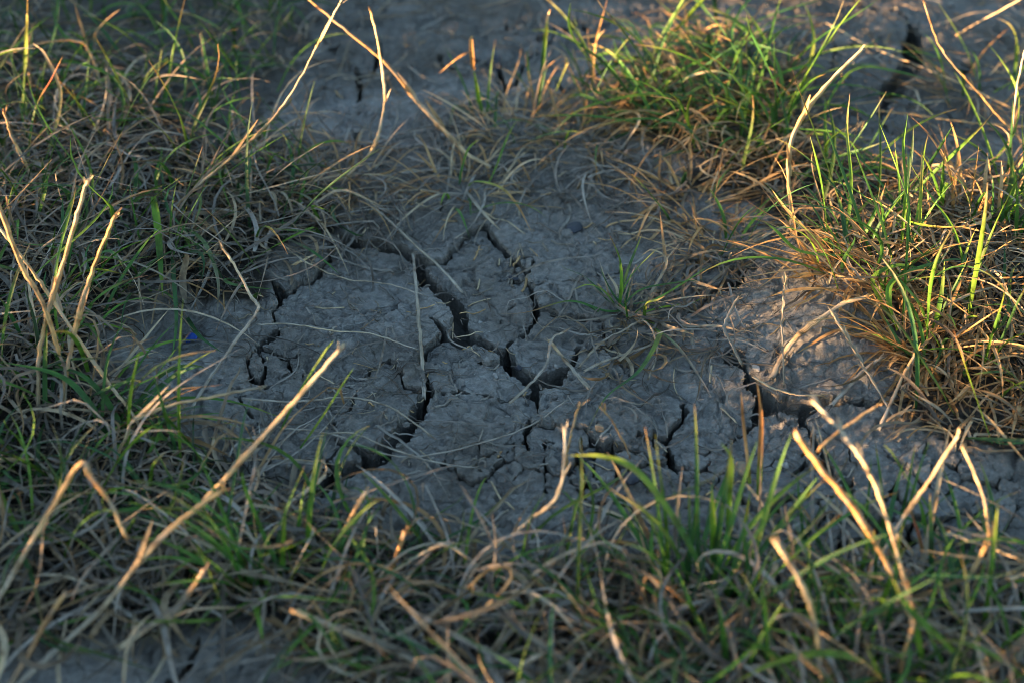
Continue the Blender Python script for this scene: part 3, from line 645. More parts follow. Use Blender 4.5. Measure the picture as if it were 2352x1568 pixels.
def stalk(name, label, pts, w, spec, nodes_at=(), sheaths=(), spikes=0, follow=False, cat='straw', group=None, taper=.75, torn=.0022, squash=.66):
    P = curve(lift_pts(pts, follow)); n = len(P); P = P+rng.normal(0, .00015, P.shape); s = np.linspace(0, 1, n)
    rad = .5*w*.76*MM*(1-(1-taper)*s)*(1+.06*np.sin(s*23+w*5)+.05*np.sin(s*61+w))
    col = cstops(spec, n)*(1+.12*np.sin(s*37+rng.uniform(0, 6)))[:, None]
    for nd in list(nodes_at)+[a_ for a_, _ in sheaths]:        # an old sheath still wraps the stem above each joint
        on = (s > nd) & (s < nd+rng.uniform(.10, .2)); rad = rad*np.where(on, 1.24, 1.0); col = col*np.where(on, rng.uniform(.75, 1.12), 1.0)[:, None]
    wear = sstep(.05, .35, fbm(s*3+rng.uniform(0, 99), s*0+.5, .35, 2, 5))[:, None]; col = col*(1-.55*wear)+np.array([.27, .245, .205])*.55*wear    # grey weathered stretches
    o = P[0].copy(); co, q, t, c, uv = tube(P-o, rad, col, torn=torn, squash=squash)
    ob = add(name, mesh_np(name, co, q, t, col=c, uv=uv), STRAW, loc=o, label=label, category=cat)
    ob['group'] = 'dry straws among the grass' if name == 'dry_straw' else 'chaffy seed stalks'
    T, U, V = frames(P)
    for nd in nodes_at:
        i = min(n-2, max(1, int(nd*(n-1)))); L = 2.2*MM
        Q = P[i][None]+T[i][None]*np.linspace(-.5, .5, 5)[:, None]*L; r = rad[i]*np.array([1.0, 1.22, 1.36, 1.22, 1.0])
        co, q, t, c, uv = tube(Q-o, r, np.tile(col[i]*.72, (5, 1)), sides=8, squash=squash); add('node', mesh_np('node', co, q, t, col=c, uv=uv), STRAW, ob)
    for k in range(3 if w > 2 else 2):                     # frayed fibres at the broken tip
        d = T[-1]+U[-1]*rng.normal(0, .35)+V[-1]*rng.normal(0, .35); Q = np.array([P[-1]-T[-1]*.002+(U[-1]*math.cos(k*2.1)+V[-1]*math.sin(k*2.1))*rad[-1]*.6+d*g*rng.uniform(2.5, 6)*MM for g in np.linspace(0, 1, 4)])
        small('frayed_fibre', ob, Q, rng.uniform(.5, 1.0)*MM, np.tile(col[-1]*rng.uniform(.8, 1.1), (4, 1)), fold=.3)
    for sp, ln in sheaths:                                 # a leaf base peeling away from the stem
        i = min(n-2, int(sp*(n-1))); Lm = ln*CM; d = T[i]+.28*U[i]*random.choice((-1, 1))+np.array([0, 0, .15])
        Q = np.array([P[i]+U[i]*rad[i]+d*Lm*f+np.array([0, 0, 1])*Lm*.12*f*f for f in np.linspace(0, 1, 7)])
        small('sheath', ob, Q, w*.75*MM, np.tile(col[i]*1.05, (7, 1)), fold=.3)
    if spikes:
        for k in range(spikes):
            f = .30+.68*k/max(1, spikes-1) if spikes > 3 else .5+.4*k/max(1, spikes-1)
            i = min(n-2, int(f*(n-1))); sg = 1 if k % 2 else -1; ln = rng.uniform(4.5, 7.5)*MM
            d = T[i]*.95+U[i]*sg*.30+V[i]*rng.normal(0, .12); Q = np.array([P[i]+U[i]*sg*rad[i]*.6+d*ln*g for g in np.linspace(0, 1, 5)])
            small('spikelet', ob, Q, rng.uniform(1.1, 1.7)*MM, np.tile(col[i]*rng.uniform(.85, 1.15), (5, 1)), fold=.35)
    return ob
def blade(name, pts, w, spec, parent=None, follow=False, twist=None, tip=True, **props):
    P = curve(lift_pts(pts, follow), 7) if not isinstance(pts, np.ndarray) else pts
    n = len(P); col = cstops(spec, n)*rng.uniform(.9, 1.1); o = P[0].copy() if parent is None else np.array(parent.location)
    co, q, c, uv = leaf_mesh(P-o, w*MM, col, twist=rng.normal(0, .8) if twist is None else twist, tip=tip, fold=rng.uniform(.1, .25))
    return add(name, mesh_np(name, co, q, col=c, uv=uv), BLADE, parent, None if parent is not None else o, **props)
def tuft(label, base, traced=(), ngreen=0, ndry=0, length=(.04, .08), spread=.012, lean=(5, 55), curl=(0, 80), width=(1.0, 1.8), cat='grass tuft', pal=TAN, drylean=(40, 88), droop_az=None):
    b = surf(*base); r = add('grass_tuft', None, None, loc=b, label=label, category=cat, group='grass tufts around the cracked clay')
    for pts, w, spec in traced: blade('green_blade' if any(k in spec for k in ('green', 'dark', 'bright', 'lime')) else 'dead_leaf', pts, w, spec, r)
    for kind, n in (('green', ngreen), ('dry', ndry)):
        for _ in range(n):
            a = rng.uniform(-np.pi, np.pi); rr = spread*math.sqrt(rng.uniform()); x, y = b[0]+rr*math.cos(a), b[1]+rr*math.sin(a)
            a2 = a+rng.normal(0, .6) if droop_az is None or rng.uniform() < .35 else droop_az+rng.normal(0, .5)
            ln = rng.uniform(*length); L0 = R_(rng.uniform(*(lean if kind == 'green' else drylean))); cu = R_(rng.uniform(*curl)); K = 12
            th = L0+cu*np.linspace(0, 1, K)**1.3; ph = a2+rng.normal(0, .3)*np.sin(np.linspace(0, 3, K))
            d = np.stack([np.sin(th)*np.cos(ph), np.sin(th)*np.sin(ph), np.cos(th)], 1)*ln/(K-1)
            P = np.array([x, y, float(gz(x, y))-.001])+np.concatenate([[np.zeros(3)], np.cumsum(d[:-1], 0)])
            P[:, 2] = np.maximum(P[:, 2], gz(P[:, 0], P[:, 1])+.0008)
            if kind == 'green': spec = random.choice(['green green@.8 brown@1', 'dark dark@.7 lime@.9 straw@1', 'bright green@.6 lime@1', 'green', 'bright bright@.85 rust@1', 'dark'])
            else: spec = random.choice(['straw', 'pale', 'gold brown', 'brown straw', 'straw grey', 'dull pale'] if pal is TAN else ['gold', 'straw gold', 'gold brown', 'pale gold', 'brown gold'])
            blade('green_blade' if kind == 'green' else 'dead_leaf', P, rng.uniform(*width)*(1 if kind == 'green' else .9), spec, r)
    return r

# ---- tall single stems (points: photograph at 2352 x 1568, height above the stem's foot in cm)
stalk('dry_straw', 'long pale straw stem arching from the left mat up to the top', [(373, 497, .4), (467, 417, 2.2), (533, 360, 3.6), (617, 283, 5.2), (683, 193, 6.8), (733, 97, 8.4), (767, 33, 9.4), (782, 5, 10)], 3.0, 'grey straw@.25 straw pale', nodes_at=(.3, .7), sheaths=((.72, 1.6), (.3, 2.2)), taper=.62)
stalk('dry_straw', 'dark golden stem with thick sheathed base slanting to the top edge', [(1128, 385, .5), (1062, 345, 1.3), (1010, 290, 2.4), (960, 235, 3.6), (890, 150, 5.6), (800, 75, 7.2), (705, -5, 8.8), (640, -70, 10)], 4.4, 'pale straw@.25 gold@.4 brown@.7 brown', nodes_at=(.3,), sheaths=((.28, 2.0), (.45, 1.6), (.16, 2.4)), spikes=9, taper=.5)
stalk('dry_straw', 'thin kinked straw stem with one node crossing the golden stem', [(775, 450, .4), (800, 402, 1.3), (856, 345, 2.6), (878, 270, 4.0), (884, 208, 5.4), (868, 100, 7.6), (851, 24, 9.2)], 2.0, 'grey straw@.3 pale straw gold', nodes_at=(.62, .3), sheaths=((.3, 1.4), (.62, .7)), taper=.8)
stalk('dry_straw', 'stout sunlit stem curving right above the upper right tuft', [(1828, 540, .3), (1812, 430, 2.4), (1815, 340, 4.2), (1840, 275, 5.4), (1900, 195, 6.8), (1982, 113, 8.4)], 3.6, 'gold straw@.3 gold@.6 pale', nodes_at=(.4,), sheaths=((.25, 1.6), (.6, 1.2)), taper=.9)
stalk('seed_stalk', 'slender brown seed stalk slanting down from the upper right corner', [(2400, 372, .6), (2352, 330, 1.4), (2300, 275, 2.8), (2235, 200, 4.6), (2160, 110, 6.8), (2122, 5, 9)], 1.9, 'straw gold brown', spikes=12, taper=.7, cat='seed stalk')
stalk('dry_straw', 'bright straw lying diagonally across the far sunlit clay plate', [(2320, 248, .8), (2210, 195, .9), (2100, 148, 1.0), (2000, 108, 1.1), (1890, 50, 1.6)], 2.4, 'straw pale', follow=True, nodes_at=(.4,))
stalk('seed_stalk', 'rough lit seed stalk lying below the far crack', [(2380, 296, .6), (2260, 285, .7), (2160, 276, .8), (2080, 262, .9), (2010, 256, .7)], 2.2, 'gold straw', follow=True, spikes=12, cat='seed stalk')
stalk('dry_straw', 'pale upright stem at the right edge below the seed stalk', [(2318, 420, .2), (2325, 300, 2.8), (2340, 180, 5.4), (2356, 110, 7)], 2.4, 'straw white', sheaths=((.2, 1.5),), taper=.7)
stalk('dry_straw', 'short straw pointing up out of the upper right corner', [(2195, 82, 1.2), (2260, 45, 2.4), (2352, -5, 4.2)], 2.4, 'straw pale')
stalk('dry_straw', 'taller of two upright straws glowing at the left edge', [(88, 965, .2), (88, 850, 2.6), (95, 780, 4.0), (118, 690, 5.6), (150, 590, 7.6), (182, 480, 9.8), (201, 415, 11)], 3.1, 'dull straw@.2 gold@.5 pale', nodes_at=(.45,), sheaths=((.5, 1.0),), taper=.8)
stalk('dry_straw', 'shorter of two upright straws glowing at the left edge', [(139, 955, .2), (152, 860, 2.2), (170, 770, 4.0), (190, 690, 5.6), (225, 590, 7.6), (267, 493, 9.6)], 3.2, 'dull gold@.3 straw gold', nodes_at=(.5,), sheaths=((.42, 2.4),), taper=.85)
stalk('dry_straw', 'long straw running down from the left edge behind the upright pair', [(395, 1100, .5), (310, 960, 2.0), (250, 880, 3.0), (180, 780, 4.2), (100, 660, 6.0), (50, 590, 7.0), (-20, 500, 8.2)], 2.6, 'grey straw@.3 straw', nodes_at=(.35,), sheaths=((.6, 1.5),))
stalk('dry_straw', 'brown blurred stem hanging from the left edge toward the hollow', [(137, 812, 3.0), (100, 700, 5.0), (50, 610, 6.4), (0, 480, 8.4), (-40, 380, 9.6)], 3.4, 'gold gold brown', taper=.9)
stalk('dry_straw', 'bent straw folded over beside the bottom left corner', [(-30, 1420, .6), (40, 1300, 2.4), (110, 1180, 4.2), (182, 1066, 6.2), (205, 1090, 6.0), (250, 1150, 5.0), (290, 1232, 3.8)], 3.4, 'grey straw@.3 gold@.6 brown straw', nodes_at=(.6,))
stalk('dry_straw', 'long stout straw rising from the bottom left corner', [(20, 1590, .3), (130, 1490, 1.2), (240, 1390, 2.2), (330, 1275, 3.8), (420, 1190, 5.0), (512, 1122, 5.8)], 3.6, 'grey dull@.3 straw gold', nodes_at=(.55,), sheaths=((.56, 1.8),))
stalk('dry_straw', 'brightest stout straw pointing up over the bare clay', [(400, 1215, 2.2), (510, 1105, 3.8), (600, 1005, 5.2), (700, 895, 6.8), (785, 796, 8.2)], 3.3, 'gold straw@.4 pale', nodes_at=(.28,), taper=.95)
stalk('dry_straw', 'short thick broken straw near the bare corner at lower left', [(275, 1487, .8), (340, 1440, 1.2), (410, 1395, 1.9), (472, 1300, 3.4)], 4.4, 'pale dull brown', sheaths=((.55, 2.0),))
stalk('dry_straw', 'blurred brown straw leaning in the lower left corner', [(10, 1590, .4), (60, 1510, 1.4), (110, 1420, 2.4), (150, 1360, 3.0)], 3.8, 'dull brown gold')
stalk('dry_straw', 'knee-bent stem with sunlit tip beside the grey clay', [(440, 935, .8), (480, 870, 1.4), (540, 785, 2.6), (592, 712, 4.0), (575, 680, 4.6), (545, 620, 5.8), (507, 563, 7.0)], 2.3, 'grey grey@.45 white@.6 pale', nodes_at=(.52,))
stalk('dry_straw', 'sharply bent straw above the lower left grass', [(262, 1060, .6), (290, 1000, 2.2), (312, 962, 3.2), (400, 928, 3.4), (500, 908, 3.4), (600, 888, 3.2)], 3.0, 'straw pale straw dull', nodes_at=(.4,), sheaths=((.42, 2.0),))
stalk('dry_straw', 'folded tan stem arching over the upper left grass', [(240, 235, .6), (222, 160, 2.6), (205, 120, 3.6), (185, 97, 4.2), (110, 97, 4.4), (33, 120, 4.2)], 2.8, 'dull straw brown straw', nodes_at=(.45,), sheaths=((.5, 2.4),))
stalk('dry_straw', 'upright split straw beneath the folded tan stem', [(78, 235, .4), (68, 170, 2.0), (66, 110, 3.4), (76, 58, 4.6)], 3.0, 'straw brown gold', sheaths=((.3, 1.4), (.6, 1.1)))
stalk('dry_straw', 'brown stubble stem leaning in the left mat', [(95, 462, .6), (60, 380, 2.4), (30, 320, 3.6), (8, 255, 5.0)], 3.2, 'dull gold brown', nodes_at=(.4,))
stalk('dry_straw', 'short straw tip in the upper left corner', [(215, 38, 2.4), (175, 10, 3.2), (135, -25, 4)], 2.2, 'pale gold')
# ---- straw lying on the clay
F_ = dict(follow=True, torn=.0018)
stalk('dry_straw', 'straight flat straw lying down the middle of the clay plates', [(974, 912, .15), (970, 840, .2), (962, 740, .25), (955, 650, .3), (949, 585, .3)], 2.9, 'grey dull@.4 grey', taper=.75, squash=.5, **F_)
stalk('dry_straw', 'slanting straw bridging the widest crack', [(1062, 672, .2), (1010, 615, .3), (950, 560, .4), (900, 515, .5), (860, 478, .4)], 2.5, 'grey dull grey', **F_)
stalk('dry_straw', 'stubby straw lying right of the crack junction', [(1356, 906, .3), (1330, 875, .4), (1300, 830, .5), (1263, 782, .6)], 3.6, 'dull grey straw', **F_)
stalk('dry_straw', 'pale curled straw leaning over the junction hollow', [(1170, 925, .2), (1215, 885, .6), (1255, 835, 1.0), (1268, 780, 1.5), (1300, 760, 1.6)], 2.2, 'dull grey dull', squash=.3, **F_)
stalk('dry_straw', 'pale broken straw standing at the foot of the mound', [(1705, 838, .2), (1680, 790, .8), (1664, 752, 1.2), (1680, 710, 1.8), (1698, 682, 2.3)], 3.2, 'dull grey dull', nodes_at=(.4,), squash=.5)
stalk('dry_straw', 'thick bent straw lying over the clay mound', [(1770, 872, .3), (1800, 815, .5), (1836, 768, .7), (1880, 735, .7), (1935, 700, .8), (1995, 680, 1.2)], 4.0, 'dull straw@.4 pale gold', nodes_at=(.42,), **F_)
stalk('seed_stalk', 'thin upright seed stalk in front of the clay mound', [(1800, 886, .2), (1799, 820, 1.4), (1796, 750, 2.7), (1800, 680, 4.0), (1803, 645, 4.6)], 1.7, 'dull grey pale', spikes=7, cat='seed stalk')
stalk('seed_stalk', 'chaffy seed stalk leaning across the dark side of the mound', [(2063, 972, .3), (2020, 900, 1.3), (1975, 825, 2.5), (1945, 775, 3.3), (1913, 722, 4.2)], 1.9, 'grey pale', spikes=13, cat='seed stalk')
stalk('dry_straw', 'flat pale straw lying above the crack under the mound', [(1728, 870, .5), (1775, 890, .6), (1830, 905, .7), (1893, 912, .9)], 2.8, 'pale straw', squash=.4, **F_)
stalk('dry_straw', 'brown straw slanting down from the golden tuft', [(2020, 985, .3), (2050, 915, .9), (2080, 850, 1.6), (2110, 800, 2.2)], 2.4, 'grey gold', **F_)
stalk('dry_straw', 'dull straw lying at the crack right of the mound', [(1908, 935, .3), (1950, 890, .4), (1985, 850, .5), (2030, 815, .9)], 3.0, 'grey dull', squash=.5, **F_)
stalk('dry_straw', 'long dark wisp lying across the lower clay', [(690, 1010, .4), (800, 1000, .5), (900, 1030, .5), (1000, 1060, .4), (1100, 1080, .3)], 1.6, 'dull grey', **F_)
stalk('dry_straw', 'long grey straw lying from the hollow to the front clay', [(560, 915, .9), (680, 922, .9), (800, 912, .6), (900, 945, .5), (990, 1000, .4)], 1.8, 'grey dull', **F_)
stalk('dry_straw', 'second grey straw lying just below the long one', [(640, 985, .5), (760, 1000, .5), (900, 1045, .4), (1010, 1040, .4), (1200, 985, .3), (1300, 930, .4)], 1.5, 'grey', **F_)
stalk('dry_straw', 'thin curved straw lying on the left clay plates', [(590, 745, .3), (680, 745, .3), (760, 760, .3), (850, 770, .3), (960, 802, .2)], 1.6, 'grey pale grey', **F_)
stalk('dry_straw', 'thin straw looping over the upper left clay plate', [(640, 560, .5), (700, 600, .4), (790, 640, .3), (890, 652, .3), (975, 680, .3)], 1.5, 'pale grey', **F_)
stalk('dry_straw', 'short chip of straw on the top left clay plate', [(675, 608, .4), (700, 598, .4), (728, 585, .5)], 2.6, 'straw pale', **F_)
stalk('dry_straw', 'curling pale straw under the small centre tuft', [(1330, 850, .3), (1380, 790, .6), (1430, 760, .8), (1480, 740, .8), (1510, 800, .5), (1490, 870, .4)], 1.8, 'dull dull', squash=.3, **F_)
stalk('dry_straw', 'flat torn straw in the litter below the small tuft', [(1340, 862, .3), (1390, 840, .4), (1440, 812, .5), (1500, 790, .5)], 2.4, 'dull dull', squash=.25, **F_)
# ---- stems in front
stalk('seed_stalk', 'tall chaffy seed stalk standing in the lower right foreground', [(2055, 1600, .2), (2090, 1450, 2.6), (2080, 1350, 4.0), (2050, 1230, 5.8), (2000, 1090, 7.8), (1940, 1000, 8.8), (1868, 920, 10)], 2.3, 'dull straw@.3 pale white', nodes_at=(.25,), spikes=12, taper=.75, cat='seed stalk')
stalk('dry_straw', 'thickest brown straw leaning in the lower right foreground', [(2090, 1420, 1.6), (2055, 1330, 3.2), (2015, 1255, 4.6), (1960, 1165, 6.2), (1895, 1085, 7.6), (1828, 996, 9.2)], 4.2, 'dull gold@.3 brown@.7 gold', nodes_at=(.52,), taper=1.05)
stalk('dry_straw', 'brightly lit stub standing at the bottom edge', [(1893, 1620, .3), (1885, 1540, 1.8), (1872, 1430, 4.0), (1838, 1335, 5.8), (1780, 1240, 7.6)], 3.4, 'straw straw pale', nodes_at=(.5,), taper=.95)
stalk('dry_straw', 'kinked brown stem below the thickest straw', [(2060, 1600, .3), (2075, 1500, 2.2), (2098, 1430, 3.6), (2085, 1340, 4.8)], 2.8, 'brown gold brown', nodes_at=(.6,))
stalk('dry_straw', 'short straw crossing the tall seed stalk', [(1880, 1030, 5.4), (1940, 980, 5.8), (2015, 930, 6.2)], 2.2, 'gold straw', nodes_at=(.6,))
stalk('dry_straw', 'slanting straw rising toward the right edge', [(1980, 1350, .8), (2040, 1250, 2.4), (2080, 1180, 3.6), (2130, 1110, 4.8), (2203, 995, 6.6)], 2.6, 'grey grey@.4 straw pale', nodes_at=(.5,))
stalk('dry_straw', 'curved straw standing before the lower right thatch', [(2262, 1400, .4), (2270, 1300, 2.4), (2272, 1220, 4.0), (2255, 1130, 5.6), (2212, 1028, 7.2)], 2.6, 'grey straw pale', nodes_at=(.45,), sheaths=((.4, 1.2),))
stalk('dry_straw', 'crossbar straw in the lower right thatch', [(2360, 1292, 3.0), (2290, 1262, 3.2), (2240, 1245, 3.3), (2182, 1224, 3.6)], 2.6, 'straw pale')
stalk('dry_straw', 'torn golden leaf stem hanging by the crossbar', [(2190, 1410, .6), (2225, 1330, 2.0), (2262, 1255, 3.4)], 3.4, 'dull gold', squash=.3)
stalk('dry_straw', 'short lit stub at the lower right edge', [(2310, 1330, 1.8), (2360, 1316, 2.0)], 3.2, 'pale gold')
stalk('dry_straw', 'lit upright chip standing on the front clay', [(1300, 1070, 1.0), (1304, 1030, 2.0), (1318, 970, 3.4), (1331, 925, 4.4)], 2.6, 'gold straw', squash=.4)
stalk('seed_stalk', 'bright fluffy stem end poking up at the front clay', [(1085, 1296, .6), (1170, 1232, 1.4), (1235, 1180, 2.4), (1275, 1145, 3.2), (1293, 1090, 4.2), (1298, 985, 6.0)], 3.0, 'dull straw@.3 pale white', spikes=5, taper=.8, cat='seed stalk')
stalk('dry_straw', 'orange straw leaning left at the front clay', [(1447, 1048, 1.2), (1430, 1010, 2.0), (1405, 965, 3.0), (1383, 938, 3.6)], 2.6, 'brown gold', squash=.4)
stalk('dry_straw', 'club-tipped straw leaning among the front grass', [(745, 1290, .4), (785, 1225, 1.6), (815, 1170, 2.6), (843, 1125, 3.4)], 3.0, 'dull gold pale', taper=1.2)
stalk('dry_straw', 'white upright straw among the front grass', [(872, 1320, .2), (868, 1265, 1.3), (863, 1205, 2.6)], 2.2, 'grey white', squash=.5)
stalk('dry_straw', 'orange upright stub among the front grass', [(900, 1325, .4), (912, 1270, 1.5), (932, 1218, 2.6)], 3.4, 'gold brown gold', taper=1.1)
stalk('dry_straw', 'roof-bent straw among the front grass', [(850, 1345, .4), (915, 1305, 1.4), (970, 1270, 2.0), (1025, 1250, 2.4), (1080, 1285, 1.6), (1140, 1335, .6)], 3.0, 'grey pale dull', nodes_at=(.55,))
stalk('dry_straw', 'hooked straw in the middle of the front grass', [(985, 1500, .4), (1060, 1440, 1.4), (1120, 1390, 2.3), (1172, 1330, 3.2), (1165, 1302, 3.5), (1120, 1310, 3.2), (1080, 1345, 2.6)], 2.6, 'dull straw brown gold')
stalk('dry_straw', 'heavy blurred straw lying along the bottom edge', [(1195, 1580, .6), (1080, 1555, .8), (980, 1525, 1.0), (880, 1485, 1.4), (760, 1435, 2.0), (675, 1402, 2.6)], 4.6, 'grey dull straw', sheaths=((.5, 3.0), (.3, 2.5)))
stalk('dry_straw', 'forked pale straw lying at the bottom centre', [(1500, 1585, .4), (1350, 1550, .6), (1180, 1545, .8), (1060, 1560, .8)], 4.0, 'dull straw')
stalk('dry_straw', 'blurred brown straw leaning at the bottom centre', [(1410, 1500, .4), (1350, 1420, 1.6), (1280, 1330, 3.0)], 2.8, 'dull brown straw')
stalk('dry_straw', 'rust coloured straw bent in the front green grass', [(1620, 1440, .6), (1560, 1370, 2.0), (1490, 1322, 2.8), (1475, 1370, 2.0)], 3.4, 'brown rust gold')

# ---- tufts and single leaves one can tell apart
tuft('small green tuft alone on the clay right of the cracks', (1424, 716), [
    ([(1420, 712, .1), (1427, 660, 1.5), (1424, 600, 3.0), (1398, 535, 4.8)], 1.9, 'dark bright green@.8 rust@.95'),
    ([(1424, 712, .1), (1470, 668, 1.2), (1540, 652, 1.6), (1620, 642, 1.6)], 1.7, 'dark green'),
    ([(1418, 708, .1), (1385, 668, 1.3), (1350, 655, 1.9), (1312, 668, 1.8)], 2.0, 'green bright lime@.8 straw'),
    ([(1445, 712, .1), (1390, 715, .5), (1310, 692, .7), (1210, 718, .4), (1130, 722, .3)], 1.8, 'dark green@.5 brown@.7 dull'),
    ([(1440, 712, .1), (1410, 680, 1.0), (1388, 640, 1.9), (1378, 612, 2.4)], 1.6, 'dark'),
    ([(1480, 740, .1), (1484, 700, 1.2), (1510, 690, 1.6), (1528, 680, 1.9)], 1.8, 'green lime straw'),
    ([(1440, 700, .1), (1500, 690, .9), (1570, 650, 1.6), (1630, 610, 2.2)], 1.6, 'dark green'),
    ([(1500, 760, .3), (1515, 770, .9), (1470, 850, .7), (1390, 915, .5), (1340, 1010, .3)], 2.6, 'green lime@.2 dark@.5 dark dull'),
    ([(1505, 755, .3), (1550, 790, .9), (1590, 840, .8), (1635, 910, .3)], 1.8, 'green dull grey'),
    ([(1430, 720, .1), (1360, 735, .6), (1300, 735, .7), (1240, 712, .5)], 1.6, 'dull grey'),
    ([(1460, 725, .1), (1530, 610, 1.6), (1500, 575, 2.2), (1470, 590, 2.0)], 1.6, 'dull pale straw')],
    ngreen=9, ndry=14, length=(.02, .05), spread=.014, lean=(10, 75), drylean=(55, 92), width=(1.0, 2.2))
tuft('single green shoot with brown drooping tip at the top middle', (1105, 266), [
    ([(1107, 264, .1), (1098, 220, 1.6), (1088, 160, 3.6)], 3.0, 'dark bright bright'),
    ([(1088, 160, 3.6), (1084, 130, 4.6), (1082, 90, 5.8), (1090, 85, 5.9)], 3.0, 'brown gold'),
    ([(1084, 118, 5.0), (1060, 130, 4.9), (1035, 148, 4.4), (1008, 170, 3.6)], 2.2, 'brown gold'),
    ([(1090, 270, .1), (1050, 245, 1.2), (1040, 255, 1.0), (1030, 310, .2)], 2.0, 'dark green dull')], ngreen=3, ndry=8, length=(.02, .05))
tuft('small straw-coloured tuft below the golden sheathed stem', (1066, 436), [
    ([(1056, 425, .1), (1060, 395, .9), (1075, 345, 2.2), (1100, 320, 2.8)], 1.8, 'dark green lime'),
    ([(1072, 435, .1), (1092, 418, .9), (1150, 432, 1.4), (1190, 475, 1.0), (1224, 540, .3)], 2.0, 'green lime gold brown'),
    ([(1060, 440, .2), (980, 410, .5), (880, 455, .4), (760, 500, .3)], 1.6, 'dull rust grey'),
    ([(1070, 440, .2), (1110, 490, .4), (1150, 530, .3)], 2.2, 'grey pale'),
    ([(1060, 445, .1), (1000, 450, .6), (930, 500, .4), (880, 560, .3)], 1.8, 'grey pale grey')], ngreen=5, ndry=40, length=(.02, .07), spread=.022, drylean=(20, 95), curl=(10, 170), width=(1.0, 2.0))
for lb, bs, kw in (('low dry tuft at the foot of the kinked straw', (800, 425), dict(ngreen=4, ndry=46, length=(.03, .08), spread=.025, drylean=(30, 92), curl=(10, 150), width=(1.0, 2.0))),
                   ('withered tuft right of the golden sheathed stem', (1200, 300), dict(ngreen=6, ndry=50, length=(.025, .07), spread=.025, drylean=(25, 92), curl=(10, 140), width=(1.0, 2.0))),
                   ('withered tuft between the sheathed stem and the bright green tuft', (1340, 320), dict(ngreen=5, ndry=46, length=(.025, .07), spread=.028, drylean=(30, 95), curl=(10, 120), width=(1.0, 2.0), pal=SUN_GOLD)),
                   ('rusty matted tuft at the shaded foot of the upper right tuft', (1590, 470), dict(ngreen=2, ndry=60, length=(.02, .06), spread=.026, drylean=(30, 95), curl=(0, 140), width=(1.2, 2.8), pal=SUN_GOLD)),
                   ('dry tuft in the shaded litter beside the mound crack', (1660, 560), dict(ngreen=5, ndry=40, length=(.025, .065), spread=.02, drylean=(40, 95), curl=(10, 120), width=(1.0, 2.2))),
                   ('dry tuft crowning the upper edge of the left mat', (620, 430), dict(ngreen=6, ndry=46, length=(.04, .09), spread=.03, drylean=(30, 90), curl=(20, 150), width=(1.0, 2.0)))):
    tuft(lb, bs, [], **kw)
tuft('upright green shoot with yellow hooked tip at the top middle', (1240, 232), [
    ([(1238, 230, .1), (1245, 170, 1.9), (1252, 90, 4.4), (1258, 40, 6.0), (1264, 22, 6.5)], 2.6, 'dark green@.4 lime@.6 pale gold'),
    ([(1226, 228, .1), (1214, 170, 1.8), (1211, 115, 3.5)], 1.9, 'dark green'),
    ([(1265, 240, .1), (1290, 180, 2.0), (1302, 145, 3.0), (1288, 132, 3.3), (1240, 168, 2.4)], 2.0, 'green lime straw gold')], ngreen=2, ndry=8, length=(.02, .045))
tuft('reddish upright stem leaf near the top, left of the big tuft', (1362, 212), [
    ([(1360, 212, .1), (1362, 150, 2.0), (1370, 90, 3.9), (1396, -5, 7)], 1.9, 'green straw@.3 gold brown'),
    ([(1364, 110, 3.3), (1375, 85, 4.0), (1392, 68, 4.5)], 1.7, 'pale gold')], ngreen=3, ndry=9, length=(.03, .055))
tuft('bright green sunlit tuft arching in the upper right', (1660, 275), [
    ([(1640, 270, .2), (1560, 225, 2.0), (1460, 220, 2.4), (1330, 255, 1.8), (1258, 320, .6)], 3.0, 'dark green bright@.5 green@.7 lime pale'),
    ([(1800, 350, .2), (1740, 230, 3.0), (1660, 170, 4.4), (1590, 175, 4.3), (1560, 195, 4.0)], 3.0, 'green bright pale lime'),
    ([(1800, 255, .2), (1790, 165, 2.4), (1745, 70, 4.8), (1695, 0, 6.8)], 2.8, 'green bright bright'),
    ([(1840, 210, .4), (1868, 110, 3.0), (1860, 40, 4.8), (1838, 0, 6)], 2.2, 'lime bright'),
    ([(1725, 200, .8), (1740, 120, 3.0), (1790, 75, 4.0), (1870, 45, 4.6)], 2.4, 'lime bright green'),
    ([(1700, 210, .4), (1690, 130, 2.6), (1720, 75, 4.2), (1745, 68, 4.3)], 1.8, 'green bright'),
    ([(1880, 280, .4), (1930, 190, 2.4), (1980, 155, 3.0), (2060, 165, 2.6), (2140, 185, 1.8)], 2.0, 'green bright dark'),
    ([(1620, 330, .2), (1660, 260, 1.8), (1720, 230, 2.4), (1640, 190, 3.0)], 2.4, 'green bright pale')],
    ngreen=40, ndry=64, length=(.045, .115), spread=.045, lean=(15, 75), curl=(20, 120), width=(1.3, 2.5), pal=SUN_GOLD, droop_az=3.0)
tuft('tan bundled tuft of dead leaves on top of the mound', (1985, 610), [
    ([(1990, 600, .3), (1940, 560, 1.2), (1860, 530, 1.6), (1770, 545, 1.4)], 2.4, 'brown straw gold'),
    ([(1960, 590, .3), (1840, 580, 1.4), (1780, 530, 2.4), (1755, 510, 2.8)], 3.0, 'bright green bright lime')],
    ngreen=12, ndry=56, length=(.02, .06), spread=.028, drylean=(25, 95), curl=(-10, 100), width=(1.3, 3.2), pal=SUN_GOLD)
